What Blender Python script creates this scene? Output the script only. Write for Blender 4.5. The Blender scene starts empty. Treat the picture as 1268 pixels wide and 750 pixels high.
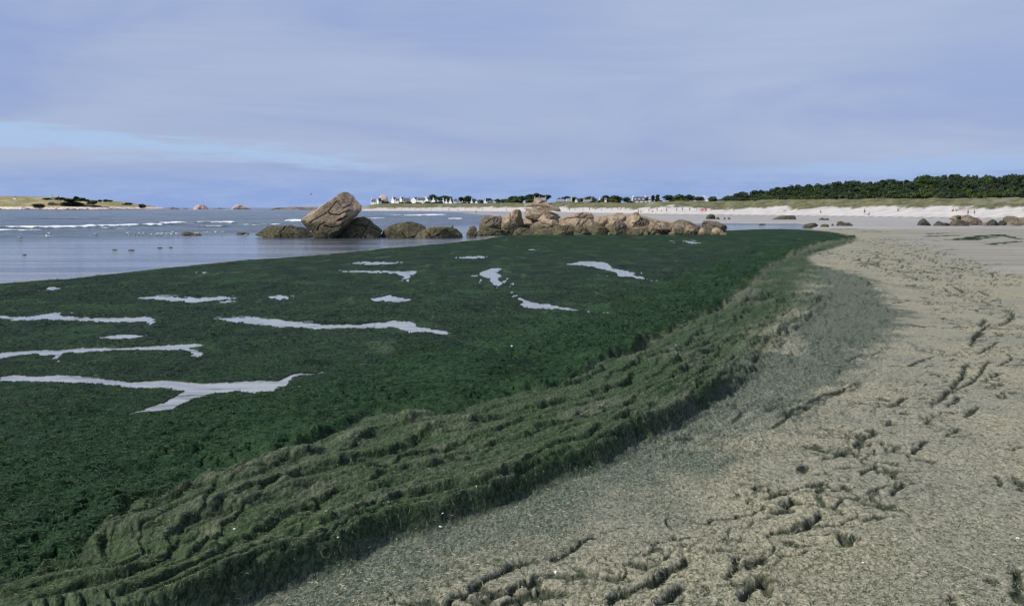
import bpy, bmesh, math, random
import numpy as np
from mathutils import Vector, Matrix

random.seed(7)
rng = np.random.default_rng(11)
scene = bpy.context.scene
col = scene.collection

# ------------------------------------------------------------------ camera, sky, sun, exposure
EYE, FPX, CX, CY, HOR = 2.0, 1218.0, 634.0, 375.0, 257.0
PITCH = math.atan((CY - HOR) / FPX)
cam_data = bpy.data.cameras.new('camera')
cam_data.sensor_width = 36.0
cam_data.lens = 36.0 * FPX / 1268.0
cam_data.clip_start = 0.1
cam_data.clip_end = 60000
cam = bpy.data.objects.new('camera', cam_data)
cam.location = (0, 0, EYE)
cam.rotation_euler = (math.pi / 2 - PITCH, 0, 0)
col.objects.link(cam)
scene.camera = cam

SUN_EL = math.radians(46)
SUN_DIR = Vector((-0.90 * math.cos(SUN_EL), -0.43 * math.cos(SUN_EL), math.sin(SUN_EL)))
sd = bpy.data.lights.new('sun', 'SUN')
sd.energy = 4.6
sd.angle = math.radians(0.6)
sd.color = (1.0, 0.95, 0.87)
sun = bpy.data.objects.new('sun', sd)
sun.rotation_euler = SUN_DIR.to_track_quat('Z', 'Y').to_euler()
sun.location = (0, 0, 60)
col.objects.link(sun)

scene.view_settings.view_transform = 'Standard'
scene.view_settings.look = 'None'
scene.view_settings.exposure = 0.0
scene.view_settings.gamma = 1.0

def srgb(r, g, b):
    f = lambda c: (c / 255 / 12.92) if c / 255 <= 0.04045 else ((c / 255 + 0.055) / 1.055) ** 2.4
    return (f(r), f(g), f(b))


class NT:
    """small node-tree writer"""
    def __init__(self, tree):
        self.t = tree
        self.n = tree.nodes
        self.l = tree.links

    def node(self, typ, **kw):
        nd = self.n.new(typ)
        for k, v in kw.items():
            setattr(nd, k, v)
        return nd

    def put(self, sock, v):
        if hasattr(v, 'is_output') or hasattr(v, 'links'):
            self.l.new(v, sock)
        elif v is not None:
            if isinstance(v, (tuple, list)) and sock.type == 'RGBA' and len(v) == 3:
                v = (*v, 1)
            sock.default_value = v

    def math(self, op, a, b=None, c=None, clamp=False):
        nd = self.node('ShaderNodeMath', operation=op, use_clamp=clamp)
        self.put(nd.inputs[0], a)
        if b is not None: self.put(nd.inputs[1], b)
        if c is not None: self.put(nd.inputs[2], c)
        return nd.outputs[0]

    def noise(self, vec, scale=1.0, detail=4, rough=0.55, dist=0.0, out=0):
        nd = self.node('ShaderNodeTexNoise')
        self.put(nd.inputs['Vector'], vec)
        nd.inputs['Scale'].default_value = scale
        nd.inputs['Detail'].default_value = detail
        nd.inputs['Roughness'].default_value = rough
        nd.inputs['Distortion'].default_value = dist
        return nd.outputs[out]

    def voro(self, vec, scale=1.0, feature='F1', out=0, rnd=1.0):
        nd = self.node('ShaderNodeTexVoronoi', feature=feature)
        self.put(nd.inputs['Vector'], vec)
        nd.inputs['Scale'].default_value = scale
        nd.inputs['Randomness'].default_value = rnd
        return nd.outputs[out]

    def ramp(self, v, a, b, lo=0.0, hi=1.0):
        nd = self.node('ShaderNodeMapRange', interpolation_type='SMOOTHSTEP')
        self.put(nd.inputs[0], v)
        nd.inputs[1].default_value = a
        nd.inputs[2].default_value = b
        nd.inputs[3].default_value = lo
        nd.inputs[4].default_value = hi
        return nd.outputs[0]

    def mix(self, f, a, b, mode='MIX'):
        nd = self.node('ShaderNodeMix', data_type='RGBA', blend_type=mode)
        self.put(nd.inputs[0], f)
        self.put(nd.inputs[6], a)
        self.put(nd.inputs[7], b)
        return nd.outputs[2]

    def scale(self, vec, s, rot=(0, 0, 0), loc=(0, 0, 0)):
        nd = self.node('ShaderNodeMapping')
        self.put(nd.inputs[0], vec)
        nd.inputs['Scale'].default_value = s
        nd.inputs['Rotation'].default_value = rot
        nd.inputs['Location'].default_value = loc
        return nd.outputs[0]

    def bump(self, h, strength, dist, normal=None):
        nd = self.node('ShaderNodeBump')
        nd.inputs['Strength'].default_value = strength
        nd.inputs['Distance'].default_value = dist
        self.put(nd.inputs['Height'], h)
        if normal is not None: self.l.new(normal, nd.inputs['Normal'])
        return nd.outputs[0]


# world: Nishita sky under a thin veil of high cloud, with a clear streak low on the left
world = bpy.data.worlds.new('World')
scene.world = world
world.use_nodes = True
W = NT(world.node_tree)
W.n.clear()
sky = W.node('ShaderNodeTexSky', sky_type='NISHITA')
sky.sun_disc = False
sky.sun_elevation = SUN_EL
sky.sun_rotation = math.atan2(SUN_DIR.x, SUN_DIR.y)
sky.air_density = 1.0
sky.dust_density = 0.6
sky.ozone_density = 2.0
tc = W.node('ShaderNodeTexCoord').outputs['Generated']
sep = W.node('ShaderNodeSeparateXYZ')
W.l.new(tc, sep.inputs[0])
wx, wy, wz = sep.outputs
az = W.math('ARCTAN2', wx, wy)                      # 0 straight out over the bay, negative to the left
el = W.math('ARCSINE', wz)
veil = W.noise(W.scale(tc, (1.6, 1.6, 9.0), rot=(0.05, 0.12, 0)), 1.3, 5, 0.55, 0.6)
veil2 = W.noise(W.scale(tc, (2.5, 2.5, 34.0), rot=(-0.03, 0.06, 0)), 1.6, 6, 0.6, 0.9)
fine = W.noise(W.scale(tc, (9, 9, 60.0)), 2.2, 4, 0.6)
K = 10.0                                            # Background strength is 0.1
def sk(r, g, b, k=1.0):
    c = srgb(r, g, b)
    return (c[0] * K * k, c[1] * K * k, c[2] * K * k)
cloud = W.mix(W.ramp(veil, 0.36, 0.64), sk(148, 167, 213), sk(172, 186, 217))
cloud = W.mix(W.ramp(veil2, 0.38, 0.66, 0.0, 0.4), cloud, sk(160, 176, 212))
# whiter veil up and to the right
upright = W.math('MULTIPLY', W.ramp(el, 0.03, 0.22), W.ramp(az, -0.35, 0.35))
cloud = W.mix(W.math('MULTIPLY', upright, 0.45), cloud, sk(180, 194, 220))
low = W.ramp(el, 0.012, 0.05)                       # bluer belt near the horizon, under the cloud sheet
belt = W.mix(W.ramp(fine, 0.35, 0.7), sk(140, 168, 222), sk(153, 177, 224))
cloud = W.mix(low, belt, cloud)
# clear streaks: left (long wedge) and right (faint)
def streak(cent0, slope, half0, hslope, az0, az1, soft, wob):
    c = W.math('MULTIPLY_ADD', az, slope, cent0)
    h = W.math('MULTIPLY_ADD', az, hslope, half0)
    wobble = W.math('MULTIPLY', W.math('SUBTRACT', veil2, 0.5), wob)
    wobble = W.math('ADD', wobble, W.math('MULTIPLY', W.math('SUBTRACT', fine, 0.5), wob * 0.7))
    d = W.math('ABSOLUTE', W.math('ADD', W.math('SUBTRACT', el, c), wobble))
    e = W.math('SUBTRACT', h, d)
    m = W.ramp(e, -soft, soft)
    m = W.math('MULTIPLY', m, W.ramp(az, az0, az1))
    return m
sL = streak(0.0345, -0.066, 0.0000, -0.022, -0.085, -0.16, 0.0060, 0.036)
sL2 = W.math('MULTIPLY', sL, W.ramp(W.math('ABSOLUTE', W.math('ADD', az, 0.5)), 0.62, 0.4))
sR = streak(0.033, 0.012, 0.0025, 0.012, 0.08, 0.35, 0.005, 0.02)
cloud = W.mix(W.math('MULTIPLY', sL2, 0.85), cloud, sk(170, 198, 236))
cloud = W.mix(W.math('MULTIPLY', sR, 0.6), cloud, sk(165, 193, 236))
final = W.mix(0.93, sky.outputs[0], cloud)
bg = W.node('ShaderNodeBackground')
bg.inputs['Strength'].default_value = 0.1
W.l.new(final, bg.inputs[0])
W.l.new(bg.outputs[0], W.node('ShaderNodeOutputWorld').inputs[0])

# ------------------------------------------------------------------ helpers
def tag(o, label=None, cat=None, group=None, kind=None):
    if label: o['label'] = label
    if cat: o['category'] = cat
    if group: o['group'] = group
    if kind: o['kind'] = kind
    return o

def mesh_np(name, v, f, mat=None, parent=None, smooth=True, loc=None):
    """v (n,3) and f (m,3|4) arrays -> one mesh object"""
    me = bpy.data.meshes.new(name)
    v = np.asarray(v, dtype=np.float32); f = np.asarray(f, dtype=np.int32)
    k = f.shape[1]
    me.vertices.add(len(v)); me.vertices.foreach_set('co', v.ravel())
    me.loops.add(f.size); me.loops.foreach_set('vertex_index', f.ravel())
    me.polygons.add(len(f))
    me.polygons.foreach_set('loop_start', np.arange(0, f.size, k, dtype=np.int32))
    me.polygons.foreach_set('loop_total', np.full(len(f), k, dtype=np.int32))
    if smooth:
        me.polygons.foreach_set('use_smooth', np.ones(len(f), dtype=bool))
    me.update(calc_edges=True)
    if mat: me.materials.append(mat)
    o = bpy.data.objects.new(name, me)
    if loc is not None: o.location = loc
    if parent: o.parent = parent
    col.objects.link(o)
    return o

def attr(o, name, vals):
    a = o.data.attributes.new(name, 'FLOAT', 'POINT')
    a.data.foreach_set('value', np.asarray(vals, dtype=np.float32))

def empty(name, loc, rz=0):
    o = bpy.data.objects.new(name, None)
    o.empty_display_size = 0.3
    o.location = loc; o.rotation_euler = (0, 0, rz)
    col.objects.link(o)
    return o

def copy_tree(o, parent=None):
    c = o.copy(); col.objects.link(c); c.parent = parent
    for ch in [x for x in bpy.data.objects if x.parent == o] if o.children is None else list(o.children):
        copy_tree(ch, c)
    return c

def sm(a, b, x):
    t = np.clip((np.asarray(x, float) - a) / (b - a), 0, 1)
    return t * t * (3 - 2 * t)

def _h(ix, iy, seed):
    h = (ix.astype(np.int64) * 374761393 + iy.astype(np.int64) * 668265263 + seed * 1442695041) & 0xffffffff
    h = ((h ^ (h >> 13)) * 1274126177) & 0xffffffff
    return (h ^ (h >> 16)) & 0xffff

_ang = np.arange(65536) / 65536 * 2 * np.pi
_CS, _SN = np.cos(_ang).astype(np.float32), np.sin(_ang).astype(np.float32)

def perlin(x, y, seed=0):
    x = np.asarray(x, np.float64); y = np.asarray(y, np.float64)
    ix = np.floor(x); iy = np.floor(y)
    fx = (x - ix).astype(np.float32); fy = (y - iy).astype(np.float32)
    ix = ix.astype(np.int64); iy = iy.astype(np.int64)
    u = fx * fx * fx * (fx * (fx * 6 - 15) + 10); v = fy * fy * fy * (fy * (fy * 6 - 15) + 10)
    def g(a, b):
        h = _h(ix + a, iy + b, seed)
        return _CS[h] * (fx - a) + _SN[h] * (fy - b)
    n0 = g(0, 0) * (1 - u) + g(1, 0) * u
    n1 = g(0, 1) * (1 - u) + g(1, 1) * u
    return (n0 * (1 - v) + n1 * v) * 1.5

def fbm(x, y, seed=0, octv=4, gain=0.5, lac=2.03):
    s = 0; a = 1.0; t = 0
    for i in range(octv):
        s = s + a * perlin(x * lac ** i, y * lac ** i, seed + i * 17)
        t += a; a *= gain
    return s / t

def noise3(p, seed=0):
    """value noise on (n,3)"""
    i = np.floor(p).astype(np.int64); f = p - i
    u = f * f * (3 - 2 * f)
    r = 0
    for a in (0, 1):
        for b in (0, 1):
            for c in (0, 1):
                h = _h(i[:, 0] + a + 57 * (i[:, 2] + c), i[:, 1] + b, seed) / 32767.5 - 1
                w = (u[:, 0] if a else 1 - u[:, 0]) * (u[:, 1] if b else 1 - u[:, 1]) * (u[:, 2] if c else 1 - u[:, 2])
                r = r + h * w
    return r

def fbm3(p, seed=0, octv=4, gain=0.5):
    s = 0; a = 1.0; t = 0
    for k in range(octv):
        s = s + a * noise3(p * 2.07 ** k + k * 3.1, seed + k); t += a; a *= gain
    return s / t

def cell3(p, seed=0):
    """distance between the two nearest cell centres' bisectors (0 on a joint)"""
    i = np.floor(p).astype(np.int64)
    d1 = np.full(len(p), 9.0); d2 = d1.copy()
    for a in (-1, 0, 1):
        for b in (-1, 0, 1):
            for c in (-1, 0, 1):
                q = i + np.array([a, b, c])
                jx = _h(q[:, 0] + 57 * q[:, 2], q[:, 1], seed) / 65535
                jy = _h(q[:, 0] + 57 * q[:, 2], q[:, 1], seed + 5) / 65535
                jz = _h(q[:, 0] + 57 * q[:, 2], q[:, 1], seed + 9) / 65535
                d = np.sqrt((q[:, 0] + jx - p[:, 0]) ** 2 + (q[:, 1] + jy - p[:, 1]) ** 2 + (q[:, 2] + jz - p[:, 2]) ** 2)
                m = d < d1
                d2 = np.where(m, d1, np.minimum(d2, d)); d1 = np.where(m, d, d1)
    return d2 - d1

# pixel of the photograph -> ray -> place
BZ, SEA = -0.76, -0.83
def base_z(Y):
    return BZ * sm(4.5, 36, Y)
_cp, _sp = math.cos(PITCH), math.sin(PITCH)
def ray(px, py):
    a = (np.asarray(px, float) - CX) / FPX; b = (CY - np.asarray(py, float)) / FPX
    return a, _cp + b * _sp, -_sp + b * _cp
def at_depth(px, py, Y):
    dx, dy, dz = ray(px, py)
    t = Y / dy
    return dx * t, Y + 0 * t, EYE + dz * t
def gnd(px, py):
    dx, dy, dz = ray(px, py)
    dz = np.minimum(dz, -1e-4)
    lo = np.zeros_like(dx) + 0.5; hi = np.zeros_like(dx) + 40000.0
    for _ in range(60):
        m = (lo + hi) / 2
        below = EYE + dz * m < base_z(dy * m)
        hi = np.where(below, m, hi); lo = np.where(below, lo, m)
    return np.stack([dx * lo, dy * lo], -1)
def G(pts, crop=None):
    p = np.array(pts, float)
    if crop: p = p / crop[2] + np.array(crop[:2])
    return gnd(p[:, 0], p[:, 1])
def yrow(Y):                                        # depth of ground seen at row y
    return None

def poly_dist(P, L):
    """points (n,2), polyline (m,2) -> unsigned distance, signed (left of travel +), arc fraction 0..1, length"""
    best = np.full(len(P), 1e18); sgn = np.zeros(len(P)); arc = np.zeros(len(P))
    seg = L[1:] - L[:-1]; ln = np.hypot(seg[:, 0], seg[:, 1]); tot = ln.sum(); acc = 0.0
    for k in range(len(seg)):
        if ln[k] < 1e-9: continue
        r = P - L[k]
        t = np.clip((r @ seg[k]) / ln[k] ** 2, 0, 1)
        dx = r[:, 0] - t * seg[k, 0]; dy = r[:, 1] - t * seg[k, 1]
        d = dx * dx + dy * dy
        c = seg[k, 0] * r[:, 1] - seg[k, 1] * r[:, 0]
        m = d < best
        best = np.where(m, d, best); sgn = np.where(m, np.sign(c), sgn); arc = np.where(m, (acc + t * ln[k]) / tot, arc)
        acc += ln[k]
    best = np.sqrt(best)
    return best, best * sgn, arc, tot

def inside(P, L):
    c = np.zeros(len(P), bool); n = len(L); j = n - 1
    for i in range(n):
        xi, yi = L[i]; xj, yj = L[j]
        if yi != yj:
            m = ((yi > P[:, 1]) != (yj > P[:, 1])) & (P[:, 0] < (xj - xi) * (P[:, 1] - yi) / (yj - yi) + xi)
            c ^= m
        j = i
    return c

def poly_sd(P, L):
    """signed distance, positive inside"""
    d = poly_dist(P, np.vstack([L, L[:1]]))[0]
    return np.where(inside(P, L), d, -d)

# ------------------------------------------------------------------ materials
def mat(name):
    m = bpy.data.materials.new(name); m.use_nodes = True
    t = NT(m.node_tree); b = t.n['Principled BSDF']
    return m, t, b

def simple(name, c, rough=0.8, var=0.15, scale=3.0, bump=0.0):
    m, t, b = mat(name)
    tcn = t.node('ShaderNodeTexCoord').outputs['Object']
    n = t.noise(tcn, scale, 4, 0.6)
    dark = tuple(x * (1 - var) for x in c); lite = tuple(min(1, x * (1 + var)) for x in c)
    t.put(b.inputs['Base Color'], t.mix(n, dark, lite))
    b.inputs['Roughness'].default_value = rough
    if bump: t.l.new(t.bump(n, 0.5, bump), b.inputs['Normal'])
    return m

def A(t, name, typ='GEOMETRY'):
    nd = t.node('ShaderNodeAttribute'); nd.attribute_name = name; nd.attribute_type = typ
    return nd.outputs['Fac']

def pos(t):
    return t.node('ShaderNodeNewGeometry').outputs['Position']

def ground_material(name):
    """one recipe for crust, bank and mat, blended by attributes that hold what lies there and painted shade"""
    m, t, b = mat(name)
    p = pos(t)
    fib = t.noise(t.scale(p, (55, 17, 30), rot=(0, 0, -0.9)), 1.0, 3, 0.65, 0.6)
    fib2 = t.noise(t.scale(p, (120, 38, 60), rot=(0, 0, -1.2)), 1.0, 2, 0.6, 0.4)
    med = t.noise(p, 2.3, 5, 0.6)
    big = t.noise(p, 0.45, 4, 0.55)
    speck = t.voro(p, 55, 'F1')
    # bleached, dried algae crust over sand
    crust = t.mix(t.ramp(fib, 0.33, 0.68), (0.138, 0.127, 0.083), (0.375, 0.350, 0.252))
    crust = t.mix(t.ramp(fib2, 0.56, 0.72, 0, 0.6), crust, (0.44, 0.42, 0.32))
    crust = t.mix(t.ramp(fib2, 0.42, 0.30, 0, 0.6), crust, (0.045, 0.047, 0.034))
    crust = t.mix(t.ramp(big, 0.42, 0.62, 0, 0.45), crust, (0.165, 0.172, 0.150))
    # grey-green stained crust
    stain = t.mix(t.ramp(fib, 0.34, 0.68), (0.038, 0.052, 0.039), (0.148, 0.163, 0.122))
    stain = t.mix(t.ramp(fib2, 0.60, 0.74, 0, 0.7), stain, (0.30, 0.29, 0.21))
    c = t.mix(t.ramp(t.math('ADD', A(t, 'stain'), t.math('MULTIPLY', t.math('SUBTRACT', med, 0.5), 1.1)), 0.15, 0.85), crust, stain)
    # smooth pale beach sand further off
    sandc = t.mix(t.ramp(t.noise(t.scale(p, (0.10, 0.5, 1)), 1.0, 5, 0.6), 0.35, 0.65), (0.205, 0.193, 0.155), (0.275, 0.260, 0.215))
    c = t.mix(A(t, 'smooth'), c, sandc)
    # bank: half-dry green wrack
    bank = t.mix(t.ramp(fib, 0.34, 0.7), (0.015, 0.029, 0.014), (0.070, 0.102, 0.054))
    bank = t.mix(t.ramp(fib2, 0.58, 0.76, 0, 0.5), bank, (0.19, 0.20, 0.135))
    bankg = t.mix(t.ramp(fib, 0.34, 0.7), (0.010, 0.024, 0.009), (0.040, 0.078, 0.026))
    bankg = t.mix(t.ramp(fib2, 0.62, 0.76, 0, 0.5), bankg, (0.15, 0.175, 0.09))
    bg_ = t.ramp(t.math('ADD', t.math('MULTIPLY', med, 0.55), t.math('MULTIPLY', big, 0.45)), 0.44, 0.56)
    bank = t.mix(t.math('MULTIPLY', bg_, 0.62), bank, bankg)
    bank = t.mix(A(t, 'bleach'), bank, t.mix(t.ramp(fib, 0.35, 0.68), (0.040, 0.050, 0.032), (0.148, 0.160, 0.108)))
    c = t.mix(A(t, 'bank'), c, bank)
    # mat: fresh dark green algae
    weedn = t.noise(t.scale(p, (9, 9, 9)), 1.0, 5, 0.68, 0.8)
    weed = t.mix(t.ramp(weedn, 0.34, 0.66), (0.0065, 0.0145, 0.0075), (0.025, 0.054, 0.025))
    weed = t.mix(t.ramp(t.noise(p, 30, 3, 0.6), 0.58, 0.72, 0, 0.7), weed, (0.034, 0.085, 0.026))
    weed = t.mix(t.ramp(speck, 0.10, 0.04, 0, 0.35), weed, (0.09, 0.15, 0.06))
    wetn = t.math('ADD', A(t, 'wet'), t.math('MULTIPLY', t.math('SUBTRACT', t.noise(t.scale(p, (0.6, 1.3, 1)), 1.0, 5, 0.6), 0.5), 1.3))
    wet = t.ramp(wetn, 0.2, 0.8)
    weed = t.mix(wet, weed, t.mix(t.ramp(t.noise(t.scale(p, (5, 9, 5)), 1, 5, 0.7), 0.35, 0.65), (0.0100, 0.0185, 0.0130), (0.027, 0.045, 0.029)))
    mot = t.noise(t.scale(p, (0.8, 0.42, 1)), 1.0, 6, 0.68, 0.6)
    weed = t.mix(t.ramp(mot, 0.50, 0.66, 0, 0.75), weed, (0.033, 0.066, 0.030))
    weed = t.mix(t.ramp(mot, 0.47, 0.32, 0, 0.75), weed, (0.0065, 0.0125, 0.0085))
    mot2 = t.noise(t.scale(p, (0.9, 0.16, 1), loc=(3, 9, 0)), 1.0, 5, 0.7, 0.4)
    weed = t.mix(t.ramp(mot2, 0.60, 0.70, 0, 0.6), weed, (0.075, 0.098, 0.060))
    weed = t.mix(A(t, 'lime'), weed, t.mix(t.ramp(weedn, 0.40, 0.62), (0.010, 0.030, 0.009), (0.045, 0.090, 0.022)))
    c = t.mix(A(t, 'mat'), c, weed)
    # torn crust shows dark weed; fold creases and scarp foot get painted shade
    c = t.mix(t.math('MULTIPLY', A(t, 'pit_shade'), 0.85), c, t.mix(t.ramp(fib, 0.4, 0.65), (0.006, 0.012, 0.007), (0.028, 0.045, 0.024)))
    t.put(b.inputs['Base Color'], c)
    matw = t.math('MULTIPLY', A(t, 'mat'), wet)
    t.put(b.inputs['Roughness'], t.math('SUBTRACT', 0.9, t.math('ADD', t.math('MULTIPLY', matw, 0.12), t.math('MULTIPLY', A(t, 'mat'), 0.0))))
    t.put(b.inputs['Specular IOR Level'], t.math('MULTIPLY_ADD', A(t, 'mat'), -0.04, 0.07))
    hh = t.math('ADD', t.math('MULTIPLY', fib, 0.5), t.math('ADD', t.math('MULTIPLY', fib2, 0.25), t.math('MULTIPLY', weedn, t.math('MULTIPLY', A(t, 'mat'), 1.8))))
    t.l.new(t.bump(hh, 0.7, 0.022), b.inputs['Normal'])
    return m

def beach_material():
    m, t, b = mat('beach sand and dune grass')
    p = pos(t)
    n1 = t.noise(t.scale(p, (0.02, 0.11, 0.1)), 1.0, 6, 0.62)
    n2 = t.noise(p, 0.22, 6, 0.65)
    n3 = t.noise(p, 0.9, 4, 0.65)
    wet = t.mix(t.ramp(n1, 0.38, 0.62), (0.250, 0.235, 0.215), (0.330, 0.310, 0.285))
    dry = t.mix(t.ramp(n2, 0.36, 0.62), (0.40, 0.375, 0.345), (0.50, 0.475, 0.44))
    c = t.mix(A(t, 'dry'), wet, dry)
    tide = t.math('MULTIPLY', A(t, 'tideline'), t.ramp(n2, 0.3, 0.5))
    c = t.mix(tide, c, (0.13, 0.115, 0.095))
    gr = t.mix(t.ramp(n2, 0.36, 0.62), (0.065, 0.074, 0.034), (0.170, 0.160, 0.085))
    gr = t.mix(t.ramp(n3, 0.50, 0.68, 0, 0.6), gr, (0.25, 0.215, 0.13))
    gr = t.mix(t.ramp(n3, 0.46, 0.34, 0, 0.6), gr, (0.045, 0.062, 0.026))
    c = t.mix(A(t, 'grass'), c, gr)
    t.put(b.inputs['Base Color'], c)
    wetm = t.math('MULTIPLY', t.math('SUBTRACT', 1.0, A(t, 'dry')), 0.25)
    t.put(b.inputs['Roughness'], t.math('SUBTRACT', 0.9, wetm))
    t.put(b.inputs['Specular IOR Level'], t.math('MULTIPLY_ADD', wetm, 0.7, 0.1))
    h = t.math('ADD', t.math('MULTIPLY', n3, A(t, 'grass')), t.math('MULTIPLY', n1, 0.05))
    t.l.new(t.bump(h, 0.8, 0.8), b.inputs['Normal'])
    return m

def sea_material():
    m, t, b = mat('sea water')
    p = pos(t)
    r1 = t.noise(t.scale(p, (0.16, 0.85, 0.5)), 1.0, 6, 0.62, 0.5)
    r2 = t.noise(t.scale(p, (0.035, 0.22, 0.5), rot=(0, 0, 0.05)), 1.0, 5, 0.6, 0.8)
    foam = A(t, 'foam'); calm = A(t, 'calm')
    deep = t.mix(t.ramp(r2, 0.36, 0.64), (0.030, 0.050, 0.065), (0.075, 0.105, 0.125))
    shal = t.mix(t.ramp(t.noise(t.scale(p, (0.03, 0.30, 1), rot=(0, 0, 0.10)), 1.0, 5, 0.6, 0.5), 0.40, 0.60), (0.025, 0.042, 0.062), (0.16, 0.165, 0.170))
    c = t.mix(calm, deep, shal)
    fm = t.ramp(t.math('ADD', foam, t.math('MULTIPLY', t.math('SUBTRACT', t.noise(t.scale(p, (0.9, 2.2, 1)), 1.0, 4, 0.7), 0.5), 0.9)), 0.42, 0.62)
    c = t.mix(fm, c, (0.80, 0.82, 0.84))
    t.put(b.inputs['Base Color'], c)
    t.put(b.inputs['Roughness'], t.math('ADD', t.math('MULTIPLY_ADD', calm, -0.06, 0.16), t.math('MULTIPLY', fm, 0.6)))
    b.inputs['IOR'].default_value = 1.333
    hh = t.math('ADD', r1, t.math('MULTIPLY', r2, 1.4))
    amp = t.math('MULTIPLY', hh, t.math('MULTIPLY_ADD', calm, -0.86, 1.0))
    t.l.new(t.bump(amp, 1.0, 0.8), b.inputs['Normal'])
    return m

def puddle_material():
    m, t, b = mat('still shallow water over pale sand')
    p = pos(t)
    n = t.noise(t.scale(p, (1.5, 5, 1)), 1.0, 5, 0.65)
    w = t.ramp(t.noise(t.scale(p, (1.1, 3.4, 1), loc=(4, 2, 0)), 1.0, 5, 0.68, 0.6), 0.56, 0.66, 0, 0.75)   # weed showing through
    c = t.mix(t.ramp(n, 0.35, 0.6), (0.19, 0.20, 0.195), (0.31, 0.31, 0.29))
    t.put(b.inputs['Base Color'], t.mix(w, c, (0.02, 0.045, 0.025)))
    t.put(b.inputs['Roughness'], t.math('MULTIPLY_ADD', w, 0.5, 0.12))
    b.inputs['IOR'].default_value = 1.34
    t.l.new(t.bump(t.noise(t.scale(p, (6, 18, 1)), 1.0, 3, 0.6), 0.3, 0.01), b.inputs['Normal'])
    return m

def rock_material():
    m, t, b = mat('granite with weed on its foot')
    p = pos(t)
    ob = t.node('ShaderNodeObjectInfo').outputs['Random']
    n = t.noise(p, 1.1, 6, 0.66, 0.4)
    n2 = t.noise(p, 5.5, 5, 0.7)
    gran = t.mix(t.ramp(n, 0.35, 0.66), (0.200, 0.152, 0.100), (0.420, 0.325, 0.222))
    gran = t.mix(t.ramp(n2, 0.52, 0.72, 0, 0.55), gran, (0.50, 0.41, 0.31))
    gran = t.mix(t.ramp(n2, 0.46, 0.32, 0, 0.7), gran, (0.085, 0.062, 0.042))
    gran = t.mix(t.ramp(t.noise(p, 0.5, 4, 0.6), 0.55, 0.7, 0, 0.5), gran, (0.33, 0.22, 0.105))
    grey = t.mix(t.ramp(n2, 0.35, 0.68), (0.028, 0.027, 0.023), (0.110, 0.102, 0.080))
    weedc = t.mix(t.ramp(n2, 0.36, 0.66), (0.034, 0.032, 0.018), (0.125, 0.112, 0.064))
    weedc = t.mix(t.ramp(t.noise(p, 2.2, 4, 0.6), 0.52, 0.66, 0, 0.6), weedc, (0.120, 0.115, 0.052))
    c = t.mix(A(t, 'dark', 'OBJECT'), gran, grey)
    z = t.node('ShaderNodeSeparateXYZ'); t.l.new(p, z.inputs[0])
    wz_ = t.math('SUBTRACT', A(t, 'weed_top', 'OBJECT'), z.outputs[2])
    wz_ = t.math('ADD', wz_, t.math('MULTIPLY', t.math('SUBTRACT', t.noise(p, 1.6, 5, 0.65), 0.5), 1.6))
    c = t.mix(t.ramp(wz_, -0.5, 0.5, 0, 0.92), c, weedc)
    c = t.mix(t.math('MULTIPLY', A(t, 'crack'), 0.8), c, (0.02, 0.015, 0.010))
    t.put(b.inputs['Base Color'], c)
    b.inputs['Roughness'].default_value = 0.85
    b.inputs['Specular IOR Level'].default_value = 0.25
    t.l.new(t.bump(t.math('ADD', n, n2), 0.8, 0.16), b.inputs['Normal'])
    return m

def foliage_material(name, a, bcol):
    m, t, b = mat(name)
    p = pos(t)
    n = t.noise(p, 0.35, 5, 0.65)
    r = t.node('ShaderNodeObjectInfo').outputs['Random']
    c = t.mix(t.ramp(n, 0.35, 0.65), a, bcol)
    c = t.mix(t.math('MULTIPLY', r, 0.35), c, tuple(x * 0.6 for x in a))
    t.put(b.inputs['Base Color'], c)
    b.inputs['Roughness'].default_value = 0.75
    b.inputs['Specular IOR Level'].default_value = 0.15
    return m

def strand_material():
    m, t, b = mat('loose algae strands')
    v = A(t, 'tone')
    c = t.mix(t.ramp(v, 0.0, 0.5), (0.012, 0.045, 0.014), (0.115, 0.130, 0.062))
    c = t.mix(t.ramp(v, 0.5, 1.0), c, (0.46, 0.43, 0.31))
    t.put(b.inputs['Base Color'], c)
    b.inputs['Roughness'].default_value = 0.7
    b.inputs['Specular IOR Level'].default_value = 0.2
    return m

M_ground = ground_material('dried and fresh algae over sand')
M_beach = beach_material()
M_sea = sea_material()
M_puddle = puddle_material()
M_rock = rock_material()
M_strand = strand_material()
M_pine = foliage_material('dark pine foliage', (0.017, 0.033, 0.019), (0.062, 0.092, 0.042))
M_bush = foliage_material('mid green foliage', (0.028, 0.050, 0.016), (0.085, 0.125, 0.036))
M_bark = simple('bark', (0.09, 0.065, 0.045), 0.9, 0.3, 6)
M_wall = simple('white render', (0.84, 0.83, 0.80), 0.8, 0.05, 1.5)
M_cream = simple('cream render', (0.72, 0.68, 0.55), 0.8, 0.06, 1.5)
M_stone = simple('granite masonry', (0.36, 0.32, 0.27), 0.9, 0.25, 2.5)
M_slate = simple('slate roof', (0.065, 0.070, 0.085), 0.6, 0.2, 4)
M_slatel = simple('weathered slate roof', (0.19, 0.20, 0.235), 0.6, 0.15, 4)
M_glass = simple('dark window glass', (0.03, 0.04, 0.05), 0.1, 0.1, 2)
M_frame = simple('painted timber', (0.12, 0.20, 0.38), 0.6, 0.1, 4)
STR = True

# ------------------------------------------------------------------ the shore traced from the photograph (pixel -> place)
C4 = (0, 500, 3.0)          # crops: (x0, y0, magnification)
C5 = (400, 500, 3.0)
CB = (0, 560, 3.947)
CC = (300, 560, 3.947)
CD = (600, 400, 3.947)
CE = (780, 380, 3.947)
CF = (860, 280, 5.283)
CG_ = (1028, 280, 5.283)
CH = (948, 400, 3.947)
CI = (948, 560, 3.947)
CJ = (800, 500, 2.709)

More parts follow.
